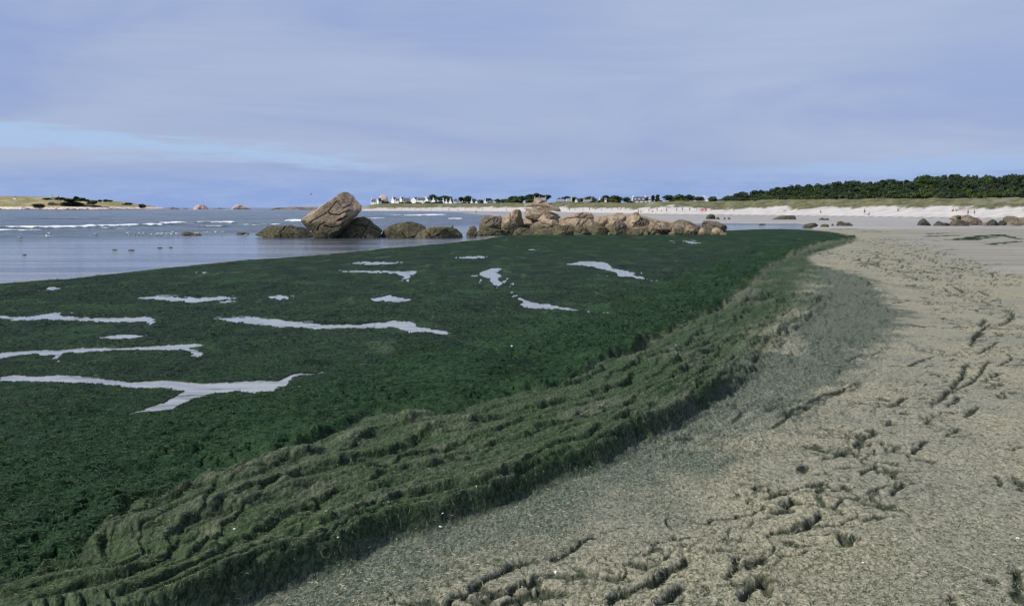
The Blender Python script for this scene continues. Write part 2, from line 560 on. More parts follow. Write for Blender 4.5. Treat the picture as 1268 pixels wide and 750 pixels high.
edge_D = [(-700, 900), (-200, 780), (0, 742), (60, 726), (130, 722), (108, 700), (116, 680), (150, 662), (160, 640), (200, 625), (260, 600), (330, 580), (400, 548),
          (470, 520), (545, 520), (575, 508), (600, 503), (625, 498), (655, 492), (690, 487), (715, 478), (735, 465), (745, 455),
          (760, 447), (790, 443), (805, 430), (822, 420), (840, 410), (865, 400), (890, 388), (905, 382), (915, 366), (930, 354), (945, 340), (958, 328),
          (985, 316), (1010, 306), (1045, 299), (1060, 295)]
edge_A = [(1060, 295), (1040, 288.5), (1012, 285.5), (985, 283.6), (950, 283.3), (915, 284.5), (900, 284), (700, 284), (625, 290), (600, 296), (560, 300), (480, 307), (400, 315),
          (300, 322), (200, 332), (100, 343), (0, 351), (-300, 380), (-700, 420)]
edge_C = [(-100, 900), (200, 792), (333, 737), (400, 712), (433, 700), (467, 675), (500, 662), (533, 655), (567, 647), (607, 634), (633, 625), (667, 612),
          (700, 597), (733, 584), (767, 570), (793, 551), (815, 544), (836, 531), (853, 524), (874, 512), (891, 497),
          (915, 482), (938, 465), (960, 440), (985, 415), (1010, 395), (1030, 365), (1020, 335), (1000, 320), (1011, 313), (1030, 308), (1036, 306), (1049, 302), (1060, 297)]
W_mat = np.vstack([G(edge_D), G(edge_A)])
W_bank = np.vstack([G(edge_C), G(edge_A)])
W_D, W_C = G(edge_D), G(edge_C)

# grid: finer where the ground is close
rows_px = np.concatenate([np.linspace(2436 / 4.55, 2436 / 60, 600)])
Yn = 2436 / rows_px
Y_all = np.concatenate([np.linspace(-12, 2.2, 12), np.linspace(2.4, 4.5, 46), Yn, 60 * np.exp(np.linspace(0.006, math.log(1900 / 60), 250))])
u_all = np.concatenate([np.linspace(-2.2, -0.62, 26), np.linspace(-0.58, 0.58, 930), np.linspace(0.62, 2.2, 26)])
nr, nc = len(Y_all), len(u_all)
YY = np.repeat(Y_all, nc).astype(float)
XX = np.tile(u_all, nr) * np.maximum(YY, 3.0)
P = np.stack([XX, YY], 1)
U = np.tile(u_all, nr)
N = len(P)
H = base_z(YY)
near = YY < 190
midr = YY < 60

def near_eval(fn, mask):
    out = np.zeros(N); out[mask] = fn(P[mask]); return out

# ragged zone borders
wob = np.zeros((N, 2))
sc = 0.35 + 0.02 * YY
wob[:, 0] = fbm(XX * 1.7, YY * 1.7, 3, 5) * 0.16 * (1 + YY / 25) + fbm(XX * 9, YY * 9, 4, 3) * 0.03
wob[:, 1] = fbm(XX * 1.7 + 40, YY * 1.7, 5, 5) * 0.20 * (1 + YY / 25)
Pw = P + np.clip(wob, -0.8, 0.8)
d_mat = np.full(N, -50.0); d_bank = np.full(N, -50.0); dC = np.full(N, -50.0)
d_mat[near] = poly_sd(Pw[near], W_mat)
P2 = P + wob * 0.25
d_bank[near] = poly_sd(P2[near], W_bank)
d_bank = np.where(d_bank > 0, d_bank, d_bank)
# clean version near the main scarp so that it stays crisp
P2 = P + wob * 0.25
dC[near] = poly_dist(P2[near], W_C)[1]
tD = np.full(N, 50.0); tD[near] = poly_dist(P2[near], W_D)[1]
bl = 0.05 + 0.004 * YY
m_mat = sm(-bl, bl, d_mat)
m_bank = sm(-bl, bl, d_bank) * (1 - m_mat)
# the right end of the bank melts into the stained crust
fade = sm(875, 960, np.where(near, 0, 0) + (XX / np.maximum(YY, 1) * FPX + CX)) * sm(9.3, 10.5, YY) * (1 - sm(30, 40, YY))
fd = sm(9.0, 11.5, YY)
limit = 2.4 - 1.3 * fd + 0.6 * fbm(XX * 0.6, YY * 0.6, 32, 4)
m_bankc = m_bank * (1 - fd * sm(limit, limit + 0.9 + 0.03 * YY, np.abs(tD)))
m_wr = sm(-0.15, 0.25, d_bank) * sm(0.3, 1.2, np.abs(tD)) * sm(8.0, 9.5, YY) * (1 - sm(26, 38, YY))      # wrinkle bundle

# bank body
h = np.zeros(N)
scarp = 0.12 * (1 - sm(11, 13, YY)) * sm(0.0, 0.09, d_bank * 0 + dC) * (d_bank > -0.02) * (1 - fade) * np.exp(-np.clip(np.abs(dC) - 0.1, 0, 9) / 0.7)
h += np.where(near, scarp, 0)

def fold(pts, crop, amp, w, tail=3.0, taper=0.22, only=None, off=0.0):
    """a rolled or overlapping edge: steep on the right of travel, easing off on the left"""
    L = G(pts, crop)
    lo, hi = L.min(0) - tail * w - 0.3, L.max(0) + tail * w + 0.3
    mk = (P[:, 0] > lo[0]) & (P[:, 0] < hi[0]) & (P[:, 1] > lo[1]) & (P[:, 1] < hi[1])
    if not mk.any(): return None, None
    q = P[mk].copy()
    q[:, 0] += fbm(q[:, 0] * 4, q[:, 1] * 4, 21, 3) * w * 0.5
    q[:, 1] += fbm(q[:, 0] * 4 + 9, q[:, 1] * 4, 22, 3) * w * 0.5
    d, sd_, arc, tot = poly_dist(q, L)
    sd_ = sd_ - off
    tp = sm(0, taper, arc) * sm(0, taper, 1 - arc)
    endd = (arc <= 1e-6) | (arc >= 1 - 1e-6)
    x = np.clip(sd_ / w, -1, 99)
    rise = np.where(x <= 0, 0, np.where(x < 1, np.sqrt(np.clip(1 - (1 - x) ** 2, 0, 1)), 0.5 + 0.5 * np.cos(np.clip((x - 1) / (tail - 1), 0, 1) * np.pi)))
    wv = 1 + 0.35 * fbm(q[:, 0] * 3, q[:, 1] * 3, 23, 3)
    hh = (0.55 * amp + 0.018 if amp < 0.11 else 0.8 * amp) * rise * tp * wv
    hh -= np.where((x <= 0.02) & (x > -1), 0.5 * min(amp, .08) * np.exp(-(sd_ / 0.025) ** 2) * tp, 0)
    hh[endd & (d > w)] = 0
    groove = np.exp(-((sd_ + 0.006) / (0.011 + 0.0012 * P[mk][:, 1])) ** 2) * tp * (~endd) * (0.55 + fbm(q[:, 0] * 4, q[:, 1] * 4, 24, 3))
    pit_shade[mk] = np.maximum(pit_shade[mk], np.clip(groove, 0, 0.9))  # shade of the fold crevice painted into the colour
    return mk, hh

folds = [
    ([(505, 410), (580, 390), (650, 375), (760, 345), (850, 345), (950, 325), (1020, 285), (1060, 255), (1150, 240), (1200, 215), (1255, 190)], C4, .085, .12),
    ([(0, 200), (60, 190), (120, 190), (170, 155), (200, 125)], C5, .07, .14),
    ([(310, 610), (375, 600), (430, 575), (500, 550), (570, 520), (620, 525), (680, 535), (740, 505), (800, 495), (850, 465), (920, 450), (1020, 410), (1100, 385), (1260, 365)], C4, .085, .16),
    ([(570, 635), (680, 600), (800, 580)], C4, .035, .10),
    ([(640, 700), (700, 690), (790, 655), (860, 630)], C4, .055, .12),
    ([(80, 570), (180, 530), (270, 520), (350, 500), (470, 470), (560, 460), (680, 390), (760, 360)], CC, .05, .07),
    ([(160, 505), (200, 500), (260, 470), (350, 395), (420, 370)], CC, .035, .05),
    ([(430, 350), (490, 320), (600, 290), (700, 270), (760, 235), (850, 200)], CC, .05, .10),
    ([(0, 360), (100, 330), (230, 300), (330, 285), (420, 260)], CC, .035, .10),
    ([(300, 290), (400, 270), (500, 225), (620, 180), (760, 130)], CC, .030, .09),
    ([(150, 410), (260, 370), (370, 350)], C5, .045, .08),
    ([(400, 330), (520, 300), (640, 270), (740, 240), (820, 200), (900, 170)], C5, .040, .10),
    ([(400, 160), (470, 140), (560, 140), (600, 100), (640, 90)], C5, .055, .14),
    ([(200, 290), (330, 270), (400, 240), (440, 200)], C5, .03, .10),
    ([(640, 240), (720, 210), (800, 180), (860, 170), (940, 140)], C5, .03, .10),
    ([(0, 360), (100, 355), (200, 320), (260, 290)], C5, .03, .09),
    ([(900, 250), (980, 215), (1060, 185), (1170, 120), (1190, 85)], C5, .06, .07),
    ([(240, 100), (330, 100), (380, 85), (450, 70)], C5, .09, .10),
    # twisted bundle
    ([(0, 510), (100, 480), (180, 470), (260, 410), (340, 390), (420, 350)], CE, .055, .08),
    ([(0, 610), (60, 600), (140, 560), (200, 520), (350, 490), (420, 430), (520, 370), (600, 310)], CE, .065, .10),
    ([(0, 640), (50, 620), (90, 590), (160, 545)], CE, .05, .08),
    ([(0, 545), (80, 520), (170, 500), (240, 440), (300, 420)], CE, .045, .07),
    ([(480, 265), (560, 275), (600, 240), (700, 195), (740, 160), (800, 130)], CE, .075, .10),
    ([(120, 335), (180, 320), (230, 300), (300, 290), (380, 250), (440, 210)], CE, .05, .07),
    ([(250, 250), (330, 215), (400, 200), (470, 180)], CE, .04, .07),
    ([(430, 350), (500, 320), (600, 280), (640, 240)], CE, .045, .07),
    ([(620, 170), (700, 160), (750, 120), (830, 90), (900, 80)], CE, .045, .08),
    ([(0, 690), (40, 660), (60, 620)], CE, .06, .07),
    ([(240, 560), (330, 540), (420, 480), (520, 420), (590, 350)], CE, .045, .08),
    ([(620, 600), (720, 560), (820, 540), (900, 490), (1000, 440), (1090, 420), (1150, 360)], CE, .030, .06),
    ([(560, 600), (640, 560), (740, 500), (840, 470)], CE, .025, .06),
    ([(480, 590), (560, 545), (660, 520), (740, 480)], CE, .022, .06),
    ([(880, 600), (960, 585), (1030, 570)], CD, .02, .06),
    # far bank lumps
    ([(230, 575), (340, 570), (380, 530), (460, 500), (540, 440)], CF, .20, .55),
    ([(480, 395), (540, 385), (630, 385)], CF, .17, .55),
    ([(430, 330), (520, 315), (600, 330)], CF, .12, .6),
    ([(690, 310), (720, 290), (780, 280)], CF, .14, .5),
    ([(740, 190), (800, 165), (900, 145), (930, 140)], CF, .26, 1.2),
    ([(900, 140), (1000, 115), (1050, 95)], CF, .20, 1.2),
    ([(520, 185), (600, 200), (700, 195), (760, 185)], CF, .16, 1.2),
    ([(330, 165), (420, 190), (500, 190), (560, 170)], CF, .14, 1.1),
    ([(0, 700), (60, 690), (150, 660), (230, 600)], CF, .07, .22),
    ([(540, 435), (600, 440), (650, 445)], CF, .03, .2),
]
bleach = np.zeros(N)
pit_shade = np.zeros(N)
for k, (pts, crop, amp, w) in enumerate(folds):
    mk, hh = fold(pts, crop, amp, w)
    if mk is None: continue
    cur = np.zeros(N); cur[mk] = hh
    h = np.maximum(h, h * 0.72 + cur)
    if k in (0, 1, 2, 12, 17, 33, 34, 36, 37, 38, 39, 40): bleach = np.maximum(bleach, np.clip(cur / amp * 1.3 - 0.15, 0, 1) * (0.95 if k in (0, 1, 17, 33, 34, 37) else 0.6))

# thick lip of the green mat where it laps on to the bank
lumpy = fbm(XX * 0.9, YY * 0.9, 31, 4)
lip = sm(0.0, 0.10, d_mat) * np.exp(-np.clip(d_mat - 0.05, 0, 99) / (0.8 + 0.02 * YY)) * (tD > -3)
lipamp = (0.07 + 0.07 * sm(8, 14, YY)) * np.clip(0.8 + 2.4 * lumpy, 0.1, 2.4)
nearD = near & (np.abs(tD) < 6)
h += np.where(nearD, lip * lipamp, 0)
# torn lumps and clefts in the mat close to the lip
band = sm(0.0, 0.25, d_mat) * np.exp(-np.clip(d_mat, 0, 99) / (1.5 + 0.07 * YY)) * nearD
rd = 1 - np.abs(fbm(XX * 2.3 + 0.5 * lumpy, YY * 2.6, 41, 4)) * 3.4
h += band * (0.12 * fbm(XX * 2.2, YY * 2.2, 42, 5) + 0.05 * np.abs(fbm(XX * 5, YY * 5, 49, 3)))
cleft = sm(0.80, 0.97, rd) * sm(0.0, 0.3, fbm(XX * 0.8, YY * 0.8, 43, 3) + 0.15)
h -= band * 0.14 * cleft
h += m_mat * midr * (0.006 * fbm(XX * 9, YY * 9, 44, 4) + 0.010 * fbm(XX * 2.2, YY * 2.2, 46, 4) + 0.016 * np.exp(-np.clip(d_mat, 0, 9) / 2.5) * fbm(XX * 6, YY * 6, 45, 3))

h += m_mat * near * (0.034 * fbm(XX * 1.1, YY * 0.8, 47, 5) * sm(10, 25, YY) + 0.03 * np.clip(fbm(XX * 0.5, YY * 0.35, 48, 5) - .12, 0, 1) * sm(14, 30, YY))
foot_wet_shade = near * (YY < 13) * (d_bank > -0.05) * np.exp(-(np.clip(dC, -1, 9) / 0.07) ** 2) * 0.45  # shade on the wet scarp foot, painted dark
# long overlapping folds that run with the bank: smooth top, sharp drop toward the sand
s0 = (XX * 0.6 + YY * 0.8)
rb = np.clip(np.abs(tD) / (np.abs(tD) + np.abs(dC) + 1e-3), 0, 1)
for (nf, A_f, sdn, lf) in ((3.2, 0.052, 301, 0.30), (6.5, 0.030, 305, 0.5), (12.0, 0.012, 309, 0.9)):
    ph = rb * nf + 0.9 * fbm(XX * lf, YY * lf, sdn, 4) + 0.25 * fbm(XX * 3, YY * 3, sdn + 1, 3)
    fr_ = ph - np.floor(ph)
    cellid = np.floor(ph)
    av = np.clip(0.75 + 1.2 * fbm(s0 * 0.5 + cellid * 7.3, cellid * 3.1, sdn + 2, 3), 0, 1.3)
    prof = np.sqrt(np.clip(fr_ / 0.9, 0, 1)) * np.clip((1 - fr_) / 0.06, 0, 1)
    h += np.where(near, (m_bank * (YY < 30)) * A_f * av * prof * (1 + 0.03 * YY), 0)
    if A_f > 0.02: bleach = np.maximum(bleach, near * m_bank * sm(0.55, 0.95, prof) * sm(0.35, 1.0, av) * (0.05 + 0.75 * sm(0.0, 0.35, fbm(XX * 0.7, YY * 0.7, sdn + 5, 4))))
    pit_shade = np.maximum(pit_shade, 0.9 * m_bank * near * (YY < 30) * sm(0.35, 0.7, av) * np.exp(-(np.minimum(fr_, 1 - fr_) / 0.035) ** 2) * (A_f > 0.02))  # painted shade line where one fold drops to the next
# wrinkles that follow the bank
tt = np.where(near, tD, 0)
W_wf = G([(800, 560), (870, 500), (900, 440), (950, 385), (1000, 330), (1052, 334), (1105, 368), (1100, 420), (1040, 470), (960, 520), (890, 560)])
d_wf = np.full(N, -50.0); d_wf[near] = poly_sd(Pw[near], W_wf)
m_wr2 = np.maximum(m_wr * sm(8.5, 11, YY), sm(-1.0, 0.4, d_wf)) * (1 - m_mat) * sm(0.5, 1.5, np.abs(tD))
s_ = (XX * 0.55 + YY * 0.83)
wr = 1 - np.abs(fbm(tt * 3.6 + 0.5 * fbm(XX * 1.5, YY * 1.5, 50, 3), s_ * 1.25, 51, 4)) * 2.6
wr2 = 1 - np.abs(fbm(tt * 8 + 0.6 * fbm(XX * 3, YY * 3, 52, 3), s_ * 2.6, 53, 3)) * 2.6
h += (m_bank * 0.024) * np.clip(wr, 0, 1) ** 1.5 * midr
h += (m_bank * 0.009 + m_wr2 * 0.030) * np.clip(wr2, 0, 1) ** 1.5 * midr
bankish = np.clip(m_bank, 0, 1)
wq1 = 1 - np.abs(fbm(tt * 1.5 + 0.5 * fbm(XX * .9, YY * .9, 56, 3), s_ * 0.62, 57, 4)) * 3.2
wq2 = 1 - np.abs(fbm(tt * 3.2 + 0.6 * fbm(XX * 2, YY * 2, 58, 3), s_ * 1.3, 59, 3)) * 3.0
dens = (1 + 0.035 * np.clip(YY - 10, 0, 30)) * np.clip(0.75 + 1.3 * fbm(XX * 0.35, YY * 0.3, 60, 3), 0.1, 1.2)
for (nf, A_f, sdn, lf) in ((1.5, 0.048, 321, 0.45), (3.1, 0.032, 325, 0.8), (5.5, 0.018, 329, 1.4)):
    ph = tt * nf + 1.5 * fbm(XX * lf, YY * lf * .7, sdn, 4) + 0.5 * fbm(XX * 2.2, YY * 1.8, sdn + 1, 3)
    fr_ = -ph - np.floor(-ph); cid = np.floor(-ph)
    av = np.clip(0.35 + 1.9 * fbm(s_ * 0.7 + cid * 7.3, cid * 3.1, sdn + 2, 3), 0, 1.3)
    prof = np.sqrt(np.clip(fr_ / 0.85, 0, 1)) * np.clip((1 - fr_) / 0.08, 0, 1)
    h += m_wr2 * midr * dens * A_f * av * prof
    pit_shade = np.maximum(pit_shade, 0.6 * m_wr2 * midr * np.clip(dens * 1.3, 0, 1) * sm(0.3, 0.7, av) * np.exp(-(np.minimum(fr_, (1 - fr_)) / 0.07) ** 2))  # creases between wrinkles darkened in colour as shade
    if A_f > .05: topsw = prof * av
h += bankish * midr * 0.006 * fbm(XX * 12, YY * 12, 54, 3)
h += bankish * near * 0.05 * fbm(XX * 0.9, YY * 0.9, 55, 3)

pit_shade = np.maximum(pit_shade, foot_wet_shade)
# crust: wrinkle lines, footprints
def crack(pts, crop, depth, w, lipA=0.6, broken=False):
    global h, pit_shade
    L = G(pts, crop); w *= 0.75; depth *= 0.85; lipA *= 0.6
    pad = 8 * w + 0.1
    lo, hi = L.min(0) - pad, L.max(0) + pad
    mk = (P[:, 0] > lo[0]) & (P[:, 0] < hi[0]) & (P[:, 1] > lo[1]) & (P[:, 1] < hi[1])
    if not mk.any(): return
    q = P[mk].copy(); a = w * 1.6
    q[:, 0] += fbm(q[:, 0] * 6, q[:, 1] * 6, 61, 4) * a * 1.4
    q[:, 1] += fbm(q[:, 0] * 6, q[:, 1] * 6 + 7, 62, 4) * a * 1.6
    if broken:
        q[:, 0] += fbm(q[:, 0] * 1.6, q[:, 1] * 1.3, 65, 3) * 0.35; q[:, 1] += fbm(q[:, 0] * 1.6 + 5, q[:, 1] * 1.3, 66, 3) * 0.7
    d, s1, arc, tot = poly_dist(q, L)
    br = 0.8 + 0.8 * (fbm(q[:, 0] * 4, q[:, 1] * 4, 63, 3) + 0.35)
    br = np.clip(br, 0, 1.2) * (sm(-0.001, 0.12, arc) * sm(-0.001, 0.12, 1 - arc) * 0.7 + 0.3)
    if broken: br = br * sm(0.02, 0.22, fbm(q[:, 0] * 1.1, q[:, 1] * 0.9, 64, 3) + 0.05)
    g = np.exp(-(d / w) ** 2)
    lp = np.exp(-((s1 - 2.4 * w) / (1.8 * w)) ** 2)
    h[mk] += -depth * g * br + depth * lipA * lp * br
    pit_shade[mk] = np.maximum(pit_shade[mk], sm(0.15, 0.5, g * br))

for pts, dep, w in [
    ([(440, 610), (480, 570), (540, 530)], .05, .045), ([(720, 640), (760, 600), (800, 570)], .035, .03),
    ([(980, 460), (1010, 430), (1060, 400)], .045, .04), ([(1120, 340), (1160, 365)], .04, .04),
    ([(600, 500), (640, 480)], .05, .06), ([(770, 490), (810, 460), (855, 450)], .05, .05), ([(655, 440), (700, 440)], .045, .05),
    ([(800, 410), (870, 360), (920, 310), (960, 270), (975, 220), (1000, 190)], .05, .035), ([(1100, 265), (1150, 235)], .045, .05),
    ([(940, 320), (1000, 295), (1050, 250), (1080, 200), (1120, 180)], .04, .03), ([(1000, 120), (1020, 80), (1060, 30), (1100, 0)], .045, .04),
    ([(1040, 150), (1090, 120), (1140, 90)], .035, .03), ([(1150, 600), (1200, 620), (1260, 600)], .03, .025),
    ([(150, 730), (210, 700)], .035, .03), ([(280, 670), (340, 650), (410, 620)], .04, .025), ([(890, 410), (930, 380), (960, 350)], .045, .035),
    ([(460, 740), (520, 715), (560, 690)], .035, .022), ([(860, 550), (910, 540), (945, 510)], .03, .025), ([(640, 400), (680, 370), (700, 360)], .03, .025),
    ([(200, 420), (270, 380), (340, 360), (400, 340), (460, 295)], .022, .03), ([(600, 210), (700, 210), (820, 160)], .018, .04),
    ([(0, 530), (60, 510), (150, 450), (230, 420)], .02, .03), ([(380, 205), (470, 170), (560, 150)], .02, .03),
    ([(1150, 330), (1180, 360)], .03, .03), ([(1130, 210), (1200, 180), (1190, 150), (1260, 160)], .03, .03), ([(560, 580), (600, 640)], .02, .02)]:
    crack(pts, CH, dep, w)
for pts, dep, w in [
    ([(40, 300), (100, 270), (180, 230)], .06, .05), ([(10, 395), (60, 385), (130, 380), (200, 365), (250, 320), (285, 285)], .055, .03),
    ([(370, 375), (375, 410), (370, 440)], .055, .035), ([(380, 445), (420, 430), (455, 405)], .055, .045), ([(480, 335), (550, 310)], .035, .025), ([(570, 260), (620, 270)], .05, .035),
    ([(620, 205), (650, 180), (675, 140)], .05, .03), ([(625, 90), (640, 130)], .04, .03), ([(385, 150), (410, 180)], .04, .03),
    ([(1130, 105), (1150, 160)], .035, .022), ([(1235, 115), (1240, 150), (1265, 185)], .045, .035), ([(920, 690), (935, 750)], .045, .03),
    ([(950, 690), (975, 700)], .035, .03), ([(1225, 550), (1230, 620), (1245, 740)], .045, .03), ([(1190, 590), (1250, 560)], .035, .03), ([(1090, 620), (1130, 640)], .02, .05),
    ([(170, 100), (210, 80)], .035, .025), ([(240, 160), (280, 140)], .035, .03), ([(390, 225), (460, 225)], .03, .015), ([(200, 190), (330, 185), (420, 160)], .03, .02),
    ([(0, 640), (20, 670)], .04, .03), ([(250, 200), (280, 260)], .03, .025), ([(90, 420), (160, 450), (240, 440)], .02, .04), ([(0, 240), (60, 200), (130, 190)], .02, .03),
    ([(350, 380), (300, 400), (220, 400)], .02, .03)]:
    crack(pts, CI, dep, w)
for pts, dep, w in [
    ([(0, 625), (50, 590), (110, 545), (150, 510)], .055, .035), ([(40, 675), (80, 640), (130, 600)], .05, .03), ([(270, 590), (300, 550), (320, 510)], .04, .025),
    ([(340, 550), (410, 510)], .045, .03), ([(330, 660), (360, 620), (400, 580)], .05, .03), ([(400, 570), (410, 650)], .04, .025), ([(90, 445), (110, 455)], .02, .03)]:
    crack(pts, CJ, dep, w)
for pts, dep, w in [
    ([(450, 745), (500, 720), (560, 690), (620, 640), (700, 600), (790, 580)], .05, .035), ([(560, 740), (640, 715), (700, 690), (760, 660), (830, 640)], .045, .03),
    ([(840, 580), (880, 560), (930, 540), (960, 510), (1030, 490)], .035, .03), ([(1060, 745), (1110, 710), (1160, 680), (1260, 640)], .045, .03),
    ([(640, 745), (720, 730), (800, 690)], .03, .03)]:
    crack(pts, C5, dep, w)
for pts, dep, w in [
    ([(60, 190), (150, 190), (230, 200)], .10, .12), ([(150, 215), (270, 225), (330, 250), (390, 265)], .10, .10), ([(290, 210), (320, 200), (370, 215)], .10, .10),
    ([(430, 290), (480, 290), (540, 300)], .10, .12), ([(540, 330), (570, 350), (630, 360)], .08, .09), ([(580, 300), (630, 295), (680, 300)], .08, .07), ([(600, 325), (680, 340), (740, 355)], .08, .08),
    ([(780, 355), (860, 360)], .07, .06), ([(820, 395), (870, 425), (900, 440)], .10, .09), ([(740, 400), (800, 440), (850, 465), (880, 465)], .06, .05), ([(930, 480), (970, 495)], .07, .07),
    ([(960, 420), (1000, 435), (1050, 460), (1130, 462)], .08, .07), ([(1000, 490), (1060, 515), (1090, 520), (1160, 530)], .08, .06), ([(1150, 540), (1200, 580), (1170, 610)], .08, .06),
    ([(930, 740), (960, 720), (1010, 690)], .07, .05), ([(1100, 650), (1150, 630), (1200, 600), (1268, 600)], .06, .05), ([(980, 660), (1020, 605)], .06, .05), ([(950, 540), (970, 560)], .05, .05),
    ([(260, 245), (330, 270), (400, 285), (460, 300)], .08, .08), ([(430, 240), (500, 230)], .06, .06), ([(410, 510), (530, 490)], .05, .06), ([(610, 505), (670, 515)], .08, .08),
    ([(120, 350), (160, 355)], .09, .12), ([(530, 665), (640, 660), (700, 650)], .03, .05), ([(1140, 455), (1190, 460)], .06, .06), ([(1220, 465), (1268, 470)], .06, .06),
    ([(640, 220), (700, 240)], .06, .09), ([(830, 270), (880, 290)], .06, .07), ([(1050, 300), (1070, 330)], .05, .06), ([(1080, 690), (1130, 720)], .05, .05), ([(1180, 510), (1240, 515)], .05, .05)]:
    crack(pts, CG_, dep, w)

for pts, dep, w in [
    ([(700, 745), (760, 722), (830, 700), (880, 668), (930, 640), (975, 612), (1010, 596), (1050, 560), (1085, 534), (1120, 512), (1150, 500), (1170, 488), (1186, 470), (1200, 448), (1206, 430), (1214, 412), (1226, 398), (1222, 380), (1205, 362), (1180, 352), (1150, 340), (1120, 332), (1085, 324), (1062, 318)], .035, .022),
    ([(900, 745), (935, 700), (975, 668), (1020, 640), (1052, 628), (1090, 600), (1110, 575), (1146, 556), (1175, 520), (1196, 500), (1212, 478), (1222, 450), (1240, 425), (1262, 400)], .03, .02),
    ([(620, 750), (690, 715), (770, 690), (850, 660), (905, 630), (960, 596), (1010, 572), (1060, 548)], .025, .018),
    ([(1268, 392), (1236, 384), (1205, 374), (1178, 364), (1150, 352), (1124, 345), (1098, 338)], .04, .03),
    ([(1268, 372), (1230, 350), (1190, 338), (1160, 326), (1135, 318), (1115, 312), (1075, 306)], .04, .04),
    ([(1120, 520), (1135, 490), (1165, 466), (1180, 440), (1190, 415), (1215, 400)], .035, .022)]:
    crack(pts, None, dep, w, broken=True)
# crust field: stain, gentle swells, small overlaps and trampled places
px_ = XX / np.maximum(YY, 1) * FPX + CX
W_stain = G([(60, 860), (330, 742), (560, 655), (760, 577), (870, 518), (960, 440), (1000, 330), (1040, 330), (1090, 352), (1130, 385), (1120, 430), (1090, 470), (1010, 530), (930, 575), (840, 625), (700, 680), (540, 735), (380, 800), (200, 900)])
d_st = np.full(N, -50.0); d_st[midr] = poly_sd(Pw[midr], W_stain)
stain = sm(-0.5, 0.9, d_st + 0.4 * fbm(XX * 0.5, YY * 0.5, 71, 4) * (1 + YY / 15))
stain = np.maximum(stain, 0.95 * np.exp(-np.clip(-d_bank - 0.25, 0, 99) / 0.9) * (YY < 14))
W_st2 = G([(860, 520), (960, 440), (1000, 330), (1060, 345), (1110, 390), (1080, 440), (980, 500)])
d2 = np.full(N, -50.0); d2[midr] = poly_sd(Pw[midr], W_st2)
stain = np.clip(stain * (0.85 + 0.3 * sm(-0.6, 1.4, d2)), 0, 1)
crustm = (1 - m_mat) * (1 - bankish)
h += crustm * midr * (0.020 * fbm(XX * 0.8, YY * 0.8, 72, 3) + 0.006 * fbm(XX * 5, YY * 5, 73, 4) + 0.0035 * fbm(XX * 16, YY * 16, 74, 3))
st_w = 1 - np.abs(fbm(tt * 5, s_ * 3.0, 75, 4)) * 2.6
h += crustm * midr * stain * (0.018 * sm(9, 12, YY) + 0.004) * np.clip(st_w, 0, 1)
# trampled band of torn crust winding up the beach
W_trail = G([(600, 760), (800, 725), (930, 665), (1010, 625), (1060, 575), (1120, 520), (1180, 478), (1210, 440), (1225, 400), (1180, 360), (1120, 335), (1060, 318), (1040, 312)])
W_trail2 = G([(1060, 300), (1110, 296), (1130, 312), (1165, 322), (1200, 335), (1268, 350)])
dt = np.full(N, 50.0); dt[near] = poly_dist(P[near], W_trail)[0]
dt2 = np.full(N, 50.0); dt2[near] = poly_dist(P[near], W_trail2)[0]
trm = np.exp(-(dt / (0.45 + 0.030 * YY)) ** 2) + 0.8 * np.exp(-(dt2 / (0.5 + 0.035 * YY)) ** 2) * sm(12, 18, YY)
trm = np.clip(trm, 0, 1) * crustm
fq = 1.0
tear = 1 - np.abs(fbm(XX * 2.0 + .3 * fbm(XX * 4, YY * 4, 80, 2), YY * 1.3 + 0.5 * XX, 81, 4)) * 6
tear2 = 1 - np.abs(fbm(XX * 3.6, YY * 2.4, 82, 4)) * 7
gate = sm(-0.16, 0.08, fbm(XX * 0.9, YY * 0.7, 83, 4))
tr = trm * gate * near
h -= tr * (0.030 * sm(0.55, 0.95, tear) + 0.014 * sm(0.6, 1.0, tear2))
h += tr * 0.02 * fbm(XX * 2.0, YY * 1.5, 84, 3)
pit_shade = np.maximum(pit_shade, sm(0.25, 0.6, tr) * np.maximum(sm(0.55, 0.85, tear), 0.7 * sm(0.6, 0.9, tear2)))
# sparse dark scraps over the far, bare part
scr = sm(0.30, 0.45, fbm(XX * 0.55, YY * 0.30, 85, 5)) * crustm * sm(14, 22, YY) * (YY < 150)
pit_shade = np.maximum(pit_shade, scr * 0.75 * np.exp(-(dt2 / 5.0) ** 2) + scr * 0.25)
h += scr * 0.05
# the dark heap of fresh weed right of the spit, and small weed patches on the flats
mat_extra = np.zeros(N)
for (x0, y0, x1, y1, wy, hh_) in [(1192, 297.5, 1232, 291.5, 1.4, .20), (1150, 293, 1190, 291.5, .9, .08), (1092, 279.5, 1106, 279, 2.0, .12), (1150, 289.5, 1176, 289, .8, .05),
                            (1236, 291, 1262, 296, .5, .05), (1118, 278.5, 1140, 279.5, 1.2, .10), (1040, 284, 1058, 284, 1.4, .06), (1225, 303, 1262, 299, .5, .05), (1068, 287, 1090, 287, .8, .05)]:
    L = G([(x0, y0), ((x0 + x1) / 2, (y0 + y1) / 2 - .3), (x1, y1)])
    mk = near & (np.abs(XX - L[:, 0].mean()) < 25) & (np.abs(YY - L[:, 1].mean()) < 40)
    d = poly_dist(Pw[mk], L)[0]
    e = np.exp(-(d / wy) ** 2) * (0.7 + 0.8 * fbm(XX[mk] * 0.8, YY[mk] * 0.8, 86, 3))
    h[mk] += hh_ * e; mat_extra[mk] = np.maximum(mat_extra[mk], sm(0.25, 0.5, e))
smooth_s = crustm * sm(0.6, 1.2, np.where(near, 1, 1) * 1.0) * 0
W_smooth = G([(1090, 300), (1140, 306), (1180, 325), (1268, 342), (1700, 380), (1900, 330), (1600, 283), (1300, 279), (1150, 281), (1100, 289)])
d_sm = np.full(N, -50.0); d_sm[near] = poly_sd(Pw[near], W_smooth)
